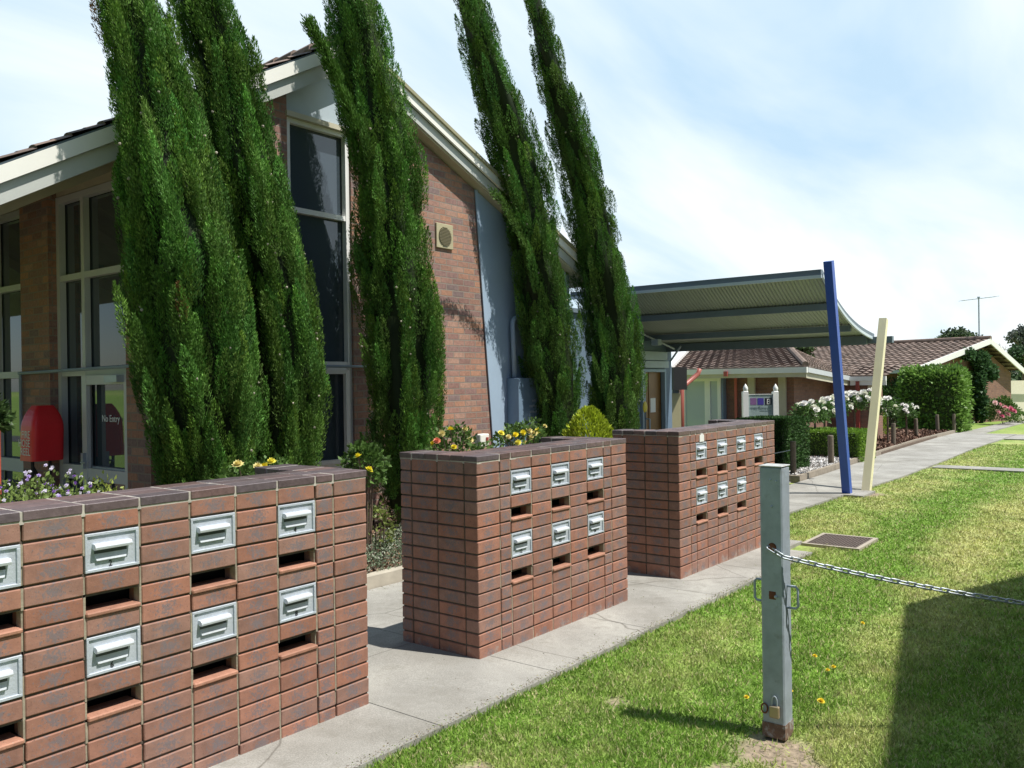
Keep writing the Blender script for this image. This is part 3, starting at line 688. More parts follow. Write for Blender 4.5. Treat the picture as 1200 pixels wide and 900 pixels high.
for i in range(34): mb.tube([(2.73, GYB+.02+i*.36, 5.99+.002*(i % 2)), (2.73, GYB+.38+i*.36, 5.98)], [.10, .085], 10, random.choice(TC))
obj('ridge_tiles', mb, ROOFT, bld)
# vent
vp = MB(); vx, vz, vs = 4.51, 3.83, .17
vp.cbox(vx-vs, vx+vs, GY-.03, GY, vz-vs, vz+vs, .006); vo = obj('air_vent', vp, plain('vent_plastic', (.42, .38, .24), .6, .06), bld)
lv = MB()
for k_ in range(-6, 7):
    hw = math.sqrt(max(.13**2-(k_*.02)**2, 0)); 
    if hw > .02: lv.hexa([(vx-hw, GY-.045, vz+k_*.02-.006), (vx+hw, GY-.045, vz+k_*.02-.006), (vx+hw, GY-.031, vz+k_*.02-.002), (vx-hw, GY-.031, vz+k_*.02-.002), (vx-hw, GY-.045, vz+k_*.02-.001), (vx+hw, GY-.045, vz+k_*.02-.001), (vx+hw, GY-.031, vz+k_*.02+.006), (vx-hw, GY-.031, vz+k_*.02+.006)])
obj('louvre', lv, plain('louvre_plastic', (.22, .19, .12), .6, .06), vo)
# steel rail along wall
mb = MB(); mb.tube([(.16, 7.2, 1.99), (.15, GY-.05, 2.02), (2.9, GY-.05, 2.02), (3.4, GY-.05, 2.0)], .018, 8)
mb.tube([(.17, 7.19, 1.99), (.17, 7.19, 1.3)], .018, 8); obj('conduit_rail', mb, plain('blue_galvanised', (.25, .33, .40), .45, .08), bld)
mb = MB(); mb.box(-.62, -.2, 7.55, 7.9, 3.33, 3.43); mb.tube([(-.4, 7.7, 3.43), (-.4, 7.7, 3.56)], .02); obj('flood_light', mb, STEELG, bld)
# cabinet and pipe
cab = MB(); cab.cbox(5.86, 6.60, GY-.24, GY-.013, .0, 1.86, .006); co_ = obj('service_cabinet', cab, BLUECAB, bld)
ln = MB()
for i, (wd_, n_) in enumerate(((.10, 2), (.24, 6), (.22, 6), (.16, 4), (.2, 5))):
    zc = 1.50-i*.085; st = 6.24-wd_/2
    for k_ in range(n_): ln.box(st+wd_/n_*k_+.004, st+wd_/n_*(k_+1)-.006, GY-.2425, GY-.2405, zc, zc+.04*random.uniform(.6, 1))
obj('worn_lettering', ln, plain('worn_lettering_paint', (.38, .43, .46), .6, .3, 60), co_)
st_ = MB(); st_.box(6.12, 6.34, GY-.243, GY-.2405, .93, 1.12); obj('label_plate', st_, plain('label_plate_white', (.55, .6, .65), .5, .05), co_)
rd = MB(); rd.box(6.15, 6.19, GY-.2445, GY-.2432, .96, 1.0); rd.box(6.17, 6.31, GY-.2445, GY-.2432, 1.05, 1.075); rd.box(6.2, 6.31, GY-.2445, GY-.2432, .97, .985); obj('label_marks', rd, plain('label_mark_red', (.45, .08, .07), .5, .05), co_)
pp = MB(); pp.tube([(6.3, GY-.09, 2.78), (6.05, GY-.09, 2.78), (5.99, GY-.09, 2.77), (5.94, GY-.09, 2.72), (5.93, GY-.09, 2.66), (5.96, GY-.09, 1.87)], .036, 12); obj('vent_pipe', pp, BLUEW, bld, smooth=True)

# fire hose reel cover (rounded red cover on a stand)
hr = thing('hose_reel_cover', 'red moulded fire hose reel cover with white capitals, against the brick pillar', 'fire hose reel', (.0, 6.35, 0))
mb = MB(); n = 10
x0, x1_, y0, y1_ = -.17, .17, 6.08, 6.44; za, zb_ = 1.02, 1.62
secs = []
for k_, z_ in enumerate(np.linspace(za, zb_, 12)):
    t_ = (z_-za)/(zb_-za); inset = .05*(max(0, t_-.55)/.45)**2.2*1.6; ins2 = .0+.03*t_
    ring = []; rx = (x1_-x0)/2-inset*1.0; ry = (y1_-y0)/2-inset*1.2; cx_ = (x0+x1_)/2+ins2*.6; cy_ = (y0+y1_)/2
    for a_ in np.linspace(0, 2*math.pi, 28, endpoint=False):
        ca_, sa_ = math.cos(a_), math.sin(a_); e = .28
        ring.append((cx_+rx*math.copysign(abs(ca_)**e, ca_), cy_+ry*math.copysign(abs(sa_)**e, sa_), z_))
    secs.append(ring)
b0 = 0
for r_ in secs: mb.v += r_
for i in range(11):
    for k_ in range(28): k2 = (k_+1) % 28; mb.f.append((i*28+k_, i*28+k2, (i+1)*28+k2, (i+1)*28+k_)); mb.c.append((1, 1, 1))
mb.f.append(tuple(11*28+k_ for k_ in range(28))); mb.c.append((1, 1, 1)); mb.f.append(tuple(range(28))[::-1]); mb.c.append((1, 1, 1))
obj('cover', mb, REDP, hr)
tx = MB()
for i, s_t in enumerate(('FIRE', 'HOSE', 'REEL')):
    q = text_mb(s_t, .115, (x0-.004, 6.13, 1.27-i*.093), (0, -1, 0), (0, 0, 1), .001, 'RIGHT', 1.0); b0 = len(tx.v); tx.v += q.v; tx.f += [tuple(b0+k_ for k_ in f_) for f_ in q.f]; tx.c += q.c
obj('lettering', tx, WHITEP, hr)
mb = MB(); mb.tube([(-.1, 6.25, 1.03), (-.1, 6.25, .08)], .018, 8); mb.tube([(.08, 6.25, 1.03), (.08, 6.25, .08)], .018, 8); mb.tube([(-.1, 6.25, .95), (.08, 6.25, .6)], .018, 8); obj('stand', mb, BLACK, hr)
ppb = MB(); q0 = dep(1, 560, 6.3); ppb.tube([(q0[0]-.03, q0[1], .05), (q0[0]-.03, q0[1], 1.55)], .03, 10)
single('garden_stake', ppb, plain('orange_red_paint', (.55, .10, .05), .5, .05), 'slim orange red post at the left edge of the picture above purple flowers', 'post')

# ------------------------------------------------------------------ entrance, canopy and poles
ent = thing('entrance_wing', 'low blue-grey entrance wing with brown timber door under the curved canopy', 'entrance', (11.5, 5.5, gz(11)))
EY = 5.0; mb = MB()
mb.box(7.61, 11.25, EY, EY+.2, -.3, 3.05); mb.box(12.22, 12.55, EY, EY+.2, -.3, 3.05); mb.box(11.25, 12.22, EY+.001, EY+.2, 2.03, 3.05); mb.box(12.35, 12.55, EY+.201, 9, -.3, 3.0); mb.box(7.61, 7.8, GY+.2, EY-.001, -.3, 3.05)
obj('wall', mb, plain('entrance_render', (.13, .19, .26), .6, .08, 3), ent)
mb = MB(); mb.box(7.61, 12.65, EY-.06, 9.2, 3.051, 3.13); obj('flat_roof', mb, STEELG, ent)
mb = MB(); mb.box(10.4, 12.25, EY-.09, EY-.002, 2.06, 2.20); mb.box(10.4, 12.25, EY-.06, EY-.002, 2.22, 2.40); obj('light_beam', mb, plain('pale_blue_beam', (.42, .52, .56), .5, .05), ent)
df_ = MB(); frame(df_, (11.25, EY+.05, -.12), (1, 0, 0), (0, 0, 1), .97, 2.15, [], [(.28, .12)], .06, .09, (0, -1, 0)); dfo = obj('door', df_, plain('blue_door_frame', (.30, .42, .52), .5, .06), ent)
mb = MB(); mb.box(11.30, 12.17, EY+.07, EY+.10, -.1, 2.0); mb.box(11.62, 11.66, EY+.055, EY+.0695, .2, 2.0); obj('door_panel', mb, DOORW, dfo)
mb = MB(); mb.box(11.68, 11.90, EY+.053, EY+.0695, 1.12, 1.42); obj('paper_notice', mb, WHITEP, dfo)
mb = MB(); mb.tube([(11.35, EY-.02, .55), (11.35, EY-.10, .55), (11.35, EY-.10, 1.0), (11.35, EY-.02, 1.0)], .018, 8); obj('pull_handle', mb, STEELL, dfo)
mb = MB(); frame(mb, (10.35, EY+.002, -.12), (1, 0, 0), (0, 0, 1), .88, 2.15, [], [(.9, .05), (.35, .05)], .05, .05, (0, -1, 0)); q = obj('side_window', mb, plain('side_window_frame', (.5, .6, .66), .5, .05), ent)
yb_ = MB(); p_ = on_y(756, 480, 4.75); yb_.tube([(p_[0], 4.75, gz(p_[0])), (p_[0], 4.75, p_[2]-.02)], .018, 8)
yo = thing('bollard_sign', 'small yellow oval sign on a thin post beside the entrance door', 'sign', (p_[0], 4.75, gz(p_[0])))
obj('post', yb_, STEELG, yo); mb = MB(); mb.ball((p_[0], 4.75, p_[2]+.05), .12, 14, 8, sc=(.75, .18, 1)); obj('sign_face', mb, YELLOWP, yo, smooth=True)
# canopy: curved in section (x,z), running out from the building along y
can = thing('canopy', 'long curved grey steel canopy with ribbed underside over the entrance path', 'canopy', (11, 3, gz(11)))
prof = [(9.55, 3.52), (9.9, 3.30), (10.4, 3.045), (10.9, 2.86), (11.45, 2.72), (12.0, 2.63), (12.6, 2.56)]
px_ = np.array([p[0] for p in prof]); pz_ = np.array([p[1] for p in prof])
def cz_(x):
    c = np.polyfit(px_, pz_, 3); return float(np.polyval(c, x))
CY0, CY1 = .85, 5.6
mb = MB(); xs_ = np.linspace(9.6, 12.6, 26); pitch = .032; nyc = int((CY1-CY0)/pitch)
V = []; 
for x in xs_:
    for j in range(nyc+1): V.append((x, CY0+j*pitch, cz_(x)+(.009 if j % 2 else -.009)))
for i in range(len(xs_)-1):
    for j in range(nyc): a_ = i*(nyc+1)+j; mb.f.append((a_, a_+1, a_+nyc+2, a_+nyc+1)); mb.c.append((1, 1, 1))
mb.v = V; sh = obj('corrugated_sheet', mb, CORR, can)
mb = MB()
for x, dpt in ((10.35, .11), (11.35, .11), (12.35, .16)):
    mb = MB(); mb.box(x-.04, x+.04, CY0+.02, CY1, cz_(x)-.02-dpt, cz_(x)-.02); obj('purlin', mb, STEELG, can)
mb = MB(); z9 = cz_(9.6); mb.box(9.52, 9.60, CY0-.05, CY1, z9-.045, z9+.045); obj('edge_gutter', mb, STEELG, can)
mb = MB(); mb.box(9.50, 9.56, CY0-.055, CY1, z9-.095, z9-.0455); obj('edge_flashing', mb, plain('pale_flashing', (.55, .63, .68), .4, .04), can)
mb = MB(); 
for i in range(len(xs_)-1):
    xa, xb = xs_[i], xs_[i+1]
    mb.hexa([(xa, CY0-.05, cz_(xa)-.02), (xb, CY0-.05, cz_(xb)-.02), (xb, CY0, cz_(xb)-.02), (xa, CY0, cz_(xa)-.02), (xa, CY0-.05, cz_(xa)+.05), (xb, CY0-.05, cz_(xb)+.05), (xb, CY0, cz_(xb)+.05), (xa, CY0, cz_(xa)+.05)])
obj('end_fascia', mb, STEELG, can)
mb = MB(); 
for i in range(len(xs_)-1):
    xa, xb = xs_[i], xs_[i+1]
    mb.hexa([(xa, CY0-.062, cz_(xa)-.07), (xb, CY0-.062, cz_(xb)-.07), (xb, CY0-.03, cz_(xb)-.07), (xa, CY0-.03, cz_(xa)-.07), (xa, CY0-.062, cz_(xa)-.0205), (xb, CY0-.062, cz_(xb)-.0205), (xb, CY0-.03, cz_(xb)-.0205), (xa, CY0-.03, cz_(xa)-.0205)])
obj('end_flashing', mb, bpy.data.materials['pale_flashing'], can)
mb = MB(); mb.box(12.45, 12.57, CY0-.40, CY1, 2.43, 2.55); obj('outer_beam', mb, STEELG, can)
mb = MB()
for a_, b_ in (((10.2, 4.95, 2.95), (11.9, 4.6, 2.45)), ((12.4, 4.95, 2.2), (12.0, 4.5, 2.5))): mb.tube([a_, b_], .02, 8)
mb.box(11.0, 11.15, 4.5, 4.65, 2.5, 2.62); obj('brace', mb, STEELL, can)
# poles
def pole(name, base, top_, wd, mt, label):
    mb = MB(); b = Vector(base); t_ = Vector(top_)
    mb.bar(b, t_, wd, wd, (1, 0, 0)); o = single(name, mb, mt, label, 'pole'); return o
pb = gnd(993, 578); pt = on_y(971, 306, .66)
pole('canopy_pole', (pb[0], pb[1], gz(pb[0])-.05), tuple(pt), .13, BLUEP, 'royal blue square steel pole leaning left at the canopy corner')
pb = gnd(1015, 575); pt = on_y(1035.5, 374, .42)
pole('canopy_pole', (pb[0], pb[1], gz(pb[0])-.05), tuple(pt), .13, CREAMPOLE, 'cream square steel pole leaning right beside the blue one')
mb = MB(); mb.box(10.0, 10.75, .34, .655, -.25, gz(10)+.002); struct('paving', mb, CONC)
# black box, cream panel, downpipe near the entrance corner
def dbox(u0, u1, v0, v1, d, th): # box facing roughly -x at the depth where it stands
    p = dep(u0, v1, d); q = dep(u1, v0, d); return p, q
mb = MB(); p, q = dep(786, 462, 19.2), dep(797, 500, 19.2); mb.box(13.28, 13.4, min(p[1], q[1]), max(p[1], q[1]), -.3, 1.52)
mb2 = MB(); A_ = dep(792, 480, 19.0)
R3 = Vector((_R[0], _R[1], 0)); F3 = Vector((math.sin(YAW), math.cos(YAW), 0))
def obox(mb, c, hw, hd, z0, z1, col=(1, 1, 1), ang=0):   # box turned to local axes
    c = Vector((c[0], c[1], 0)); r = Matrix.Rotation(ang, 3, 'Z') @ R3; f_ = Matrix.Rotation(ang, 3, 'Z') @ F3
    pp = [c-r*hw-f_*hd, c+r*hw-f_*hd, c+r*hw+f_*hd, c-r*hw+f_*hd]
    return mb.hexa([(p.x, p.y, z0) for p in pp]+[(p.x, p.y, z1) for p in pp], col)
mb = MB(); obox(mb, A_, .10, .08, -.2, 1.50); tag(obj('entry_pillar', mb, plain('pale_yellow_paint', (.55, .50, .30), .5, .05)), 'pale yellow boxed pillar under the black speaker box', 'pillar')
A2 = dep(794, 443, 18.8); mb = MB(); obox(mb, A2, .16, .14, A2[2]-.26, A2[2]+.24, ang=.25); sp_ = obj('speaker_box', mb, BLACK); tag(sp_, 'black box mounted high at the entrance corner under the canopy', 'speaker')
mb = MB(); obox(mb, dep(791, 460, 18.95), .07, .07, 1.50, A2[2]-.255); q = obj('mounting_bracket', mb, STEELG); q.parent = sp_
mb = MB(); mb.tube([dep(820, 432, 20), dep(818, 438, 20), dep(803, 451, 19.6), dep(799, 456, 19.5), (*dep(799, 500, 19.5)[:2], -.2)], .055, 10)
single('downpipe', mb, plain('brick_red_pipe', (.36, .10, .075), .45, .05), 'brick red bent downpipe dropping from the white gutter beside the yellow pillar', 'downpipe', smooth=True)

# ------------------------------------------------------------------ neighbour wing (house A)
hA = thing('brick_unit', 'low brick unit with brown tiled hip roof and white gutter behind the letterboxes', 'building', (24, 8, gz(24)))
AX0, AX1, AY0 = 19.9, 24.2, 4.55; ZE0, ZE1 = 2.07, 1.79
ze = lambda x: ZE0+(ZE1-ZE0)*(x-AX0)/(AX1-AX0)
mb = MB(); mb.box(AX0+.75, AX0+.95, AY0+.6, 9.4, -.6, 1.98); mb.box(AX0+.951, AX1+3, AY0+.6, AY0+.8, -.6, 1.9); mb.box(AX1-.1, AX1+.1, AY0-.85, AY0+.599, -.6, 1.72); mb.box(AX1+.1001, AX1+.5, AY0-.85, AY0-.65, -.6, 1.72)
obj('wall', mb, WALLD, hA)
mb = MB(); mb.box(AX0-.06, AX0+.06, AY0-.05, 8.75, ZE0-.12, ZE0+.04); obj('gutter', mb, WHITEP, hA)
mb = MB(); mb.box(AX0+.0, AX0+.04, AY0-.02, 8.7, ZE0-.24, ZE0-.1205); obj('fascia', mb, CREAMD, hA)
def slopebeam(mb, x0, x1, y0, y1, z0a, z0b, z1a, z1b): mb.hexa([(x0, y0, z0a), (x1, y0, z0b), (x1, y1, z0b), (x0, y1, z0a), (x0, y0, z1a), (x1, y0, z1b), (x1, y1, z1b), (x0, y1, z1a)])
mb = MB(); slopebeam(mb, AX0+.061, AX1, AY0-.06, AY0+.05, ZE0-.11, ZE1-.11, ZE0+.03, ZE1+.03); obj('gutter', mb, plain('grey_gutter_paint', (.50, .53, .55), .4, .05), hA)
mb = MB(); slopebeam(mb, AX0+.061, AX1, AY0+.0, AY0+.04, ZE0-.27, ZE1-.27, ZE0-.1105, ZE1-.1105); slopebeam(mb, AX0+.1, AX1+2, AY0+.041, AY0+.599, ZE0-.2, ZE1-.2, ZE0-.18, ZE1-.18); mb.box(AX0+.041, AX0+.749, AY0+.6, 9, ZE0-.2, ZE0-.18); obj('fascia', mb, CREAMD, hA)
mb = MB(); mb.box(AX1-.3, AX1-.18, AY0-1.15, AY0-.061, ZE1-.11, ZE1+.03); mb.box(AX1-.26, AX1-.2, AY0-1.15, AY0-.061, ZE1-.25, ZE1-.111); obj('gutter', mb, WHITEP, hA)
# hip roof: west slope (faces -x), south slope (faces -y)
R1 = Vector(dep(922, 407, 28.8)); E0 = Vector((AX0, AY0, ZE0+.02)); E1 = Vector((AX1, AY0, ZE1+.02))
ridge_end = Vector((24.0, 14, 3.28))
def tri_tiles(mb, a, b, c, d, nu, na):   # quad a(b)=eave a->b, top d->c ; stepped courses
    n_ = (b-a).cross(d-a).normalized(); n_ = -n_ if n_.z < 0 else n_
    for j in range(nu):
        s0, s1 = j/nu, (j+1)/nu
        l0, r0 = a.lerp(d, s0), b.lerp(c, s0); l1, r1 = a.lerp(d, s1), b.lerp(c, s1)
        for i in range(na):
            t0, t1 = i/na, (i+1)/na
            col = tuple(np.array(random.choice(TC))*random.uniform(.8, 1.2))
            tm = (t0+t1)/2
            p0, p1, p2, p3 = l0.lerp(r0, t0), l0.lerp(r0, t1), l1.lerp(r1, t1), l1.lerp(r1, t0); pm0, pm1 = l0.lerp(r0, tm), l1.lerp(r1, tm)
            up_ = n_*.055; up2 = n_*.01; rl = n_*.03
            mb.quad(p0+up_, pm0+up_+rl, pm1+up2+rl, p3+up2, col); mb.quad(pm0+up_+rl, p1+up_, p2+up2, pm1+up2+rl, col)
            mb.quad(p0, pm0, pm0+up_+rl, p0+up_, col); mb.quad(pm0, p1, p1+up_, pm0+up_+rl, col)
mb = MB(); tri_tiles(mb, E0, Vector((AX0, 9.0, ZE0+.02)), Vector((R1.x, 10.5, R1.z)), R1, 13, 16)
tri_tiles(mb, E0, E1, R1+Vector((.02, 0, 0)), R1, 13, 16)
tri_tiles(mb, E1+Vector((-.2, -1.15, 0)), E1+Vector((-.2, 0, 0)), Vector((AX1+1.8, AY0, ZE1+.35)), Vector((AX1+1.8, AY0-1.15, ZE1+.35)), 5, 5)
tri_tiles(mb, E1, E1+Vector((3.5, 0, 0)), Vector((AX1+3.5, 7.2, 2.45)), R1+Vector((.03, 0, 0)), 12, 16)
obj('tiled_roof', mb, ROOFT, hA)
mb = MB(); mb.tube([E0+Vector((0, 0, .1)), R1+Vector((0, 0, .08))], .09, 8, TC[0]); mb.tube([R1+Vector((0, 0, .08)), Vector((AX1+3.5, 7.2, 2.5))], .09, 8, TC[0]); obj('hip_tiles', mb, ROOFT, hA)
mb = MB(); mb.hexa([(AX0-.08, 8.7, ZE0-.1), (R1.x, 10.2, R1.z-.1), (R1.x, 10.4, R1.z-.1), (AX0-.08, 8.9, ZE0-.1), (AX0-.08, 8.7, ZE0+.16), (R1.x, 10.2, R1.z+.16), (R1.x, 10.4, R1.z+.16), (AX0-.08, 8.9, ZE0+.16)]); obj('barge_board', mb, WHITEP, hA)
mb = MB(); p = on_x(828, 420, 21.0)
# windows and cream posts in the shaded west wall
def westrect(u0, u1, v0, v1, x): a_ = on_x(u0, v0, x); b_ = on_x(u1, v1, x); return a_[1], b_[1], b_[2], a_[2]
WXA = AX0+.745
ya, yb, z0, z1 = westrect(804, 850, 443, 506, WXA)
mb = MB(); mb.box(WXA-.25, WXA-.001, yb-.05, ya+.1, -.5, 1.95); obj('blue_wall', mb, plain('blue_wall_paint', (.22, .31, .42), .5, .05), hA)
f = MB(); frame(f, (WXA-.26, ya, z0-.4), (0, -1, 0), (0, 0, 1), ya-yb, z1-z0+.4, [((ya-yb)*.66, .18)], [], .11, .05, (-1, 0, 0)); wf = obj('window_frame', f, WHITEP, hA)
g = MB(); g.box(WXA-.30+.03, WXA-.256, yb+.08, ya-.08, z0-.3, z1-.08); obj('pane', g, GLASSB, wf)
mb = MB()
for u_ in (880, 916): q = on_x(u_, 445, WXA-.1); mb.box(WXA-.1, WXA-.002, q[1]-.11, q[1]+.11, .3, 1.9)
obj('panel_strip', mb, CREAMD, hA)
q = on_x(930, 495, WXA-.01); mb = MB(); mb.box(WXA-.13, WXA-.005, q[1]-.15, q[1]+.75, .5, .62); obj('window_sill', mb, CREAMD, hA)
mb = MB(); q = on_x(852, 445, AX0-.02); mb.box(AX0-.12, AX0-.065, q[1]-.05, q[1]+.07, 1.88, 2.03); mb.box(AX0+.62, AX0+.66, q[1]-.03, q[1]+.05, -.3, 1.9); obj('downpipe', mb, plain('red_oxide_paint', (.45, .10, .08), .5, .05), hA)
mb = MB(); mb.box(AX1-.33, AX1-.21, AY0-.35, AY0-.25, -.5, ZE1-.12); obj('downpipe', mb, HERIT, hA)
q = on_x(1022, 460, AX1-.1); mb = MB(); mb.box(AX1-.14, AX1-.101, q[1]-.12, q[1]+.12, 1.0, 1.62); obj('window_frame', mb, CREAMD, hA)
mb = MB(); q = gnd(963, 555); 
# ------------------------------------------------------------------ far gabled house (house B)
P0 = Vector(dep(1067, 434, 37)); 
gdir = Vector((.969, -.247, 0)); rdir = Vector((.247, .969, 0))
def on_gable(u, v):
    d_ = Vector(ray(u, v)); c_ = Vector(CAM); t_ = (P0-c_).dot(rdir)/d_.dot(rdir); return c_+d_*t_
AP = on_gable(1160, 398); FR = on_gable(1200, 434)
hB = thing('brick_house', 'far brown brick house with gable end, half covered by green creeper', 'building', (AP.x, AP.y, gz(AP.x)))
lft = P0; 
def loc(p, back=0, dz=0): return Vector((p.x, p.y, p.z+dz))+rdir*back
mb = MB(); zg = -.8
wl, wr = lft.lerp(AP, .12), FR.lerp(AP, .12)
mb.poly([loc(Vector((wl.x, wl.y, zg)), .45), loc(Vector((wr.x, wr.y, zg)), .45), loc(wr, .45, -.3), loc(AP, .45, -.3), loc(wl, .45, -.3)])
mb.poly([loc(Vector((wl.x, wl.y, zg)), .45), loc(wl, .45, -.3), loc(wl, 16, -.3), loc(Vector((wl.x, wl.y, zg)), 16)])
mb.poly([loc(Vector((wr.x, wr.y, zg)), .45), loc(Vector((wr.x, wr.y, zg)), 16), loc(wr, 16, -.3), loc(wr, .45, -.3)])
obj('wall', mb, WALLD, hB)
mb = MB(); tri_tiles(mb, loc(lft, 0), loc(lft, 17), loc(AP, 17), loc(AP, 0), 17, 52); obj('tiled_roof', mb, ROOFT, hB)
mb = MB(); tri_tiles(mb, loc(FR, 17), loc(FR, 0), loc(AP, 0), loc(AP, 17), 8, 40); obj('tiled_roof', mb, ROOFT, hB)
mb = MB(); mb.tube([loc(AP, -.05, .08), loc(AP, 17, .08)], .12, 8, TC[0]); obj('ridge_tiles', mb, ROOFT, hB)
mb = MB(); mb.bar(loc(lft, -.03, -.08), loc(AP, -.03, -.08), .06, .26); mb.bar(loc(AP, -.03, -.0801), loc(FR, -.03, -.0801), .06, .26); obj('barge_board', mb, WHITEP, hB)
mb = MB(); mb.bar(loc(lft, 0, -.05)-gdir*.08, loc(lft, 17, -.05)-gdir*.08, .12, .14); obj('gutter', mb, bpy.data.materials['grey_gutter_paint'], hB)
mb = MB(); mb.bar(loc(FR, -.03, -.12), loc(FR, -.03, -.12)+gdir*3-Vector((0, 0, .15)), .06, .3); obj('lower_barge_board', mb, bpy.data.materials['shaded_cream_paint'], hB)
wn = MB(); wa = on_gable(1128, 440); wb = on_gable(1143, 495); wn.hexa([loc(Vector((wa.x, wa.y, -.4)), .40), loc(Vector((wb.x, wb.y, -.4)), .40), loc(Vector((wb.x, wb.y, -.4)), .448), loc(Vector((wa.x, wa.y, -.4)), .448), loc(Vector((wa.x, wa.y, 1.4)), .40), loc(Vector((wb.x, wb.y, 1.4)), .40), loc(Vector((wb.x, wb.y, 1.4)), .448), loc(Vector((wa.x, wa.y, 1.4)), .448)])
obj('window', wn, plain('dark_screen', (.05, .045, .04), .6, .1), hB)
# garden wall to its right
fw = MB(); a_ = loc(FR, .6)+gdir*(-.3); fw.hexa([(a_.x, a_.y, -.8), (a_.x+9, a_.y-2.4, -.9), (a_.x+9, a_.y-2.2, -.9), (a_.x, a_.y+.2, -.8), (a_.x, a_.y, 1.5), (a_.x+9, a_.y-2.4, 1.45), (a_.x+9, a_.y-2.2, 1.45), (a_.x, a_.y+.2, 1.5)])
single('garden_wall', fw, plain('beige_render', (.60, .56, .46), .7, .05), 'pale beige panel fence beside the creeper-covered house', 'fence')
# antenna
an = thing('tv_antenna', 'thin television antenna on a mast above the far gable roof', 'antenna', tuple(AP))
apx = dep(1160, 349, (np.array(AP)-CAM)@FW+.5); mz_ = apx[2]; ax_, ay_ = AP.x+rdir.x*.5, AP.y+rdir.y*.5
mb = MB(); mb.tube([(ax_, ay_, AP.z-.1), (ax_, ay_, mz_)], .035, 8); obj('mast', mb, STEELL, an)
mb = MB(); r_ = R3; e1, e2 = Vector((ax_, ay_, mz_-.05))-r_*.85-Vector((0, 0, .08)), Vector((ax_, ay_, mz_-.05))+r_*.85+Vector((0, 0, .10)); mb.tube([e1, e2], .02, 6)
for k_ in range(9): c_ = e1.lerp(e2, k_/8); mb.tube([c_-F3*.3, c_+F3*.3], .009, 5)
mb.box(ax_-.06, ax_+.06, ay_-.06, ay_+.06, mz_, mz_+.05); obj('boom', mb, STEELL, an)

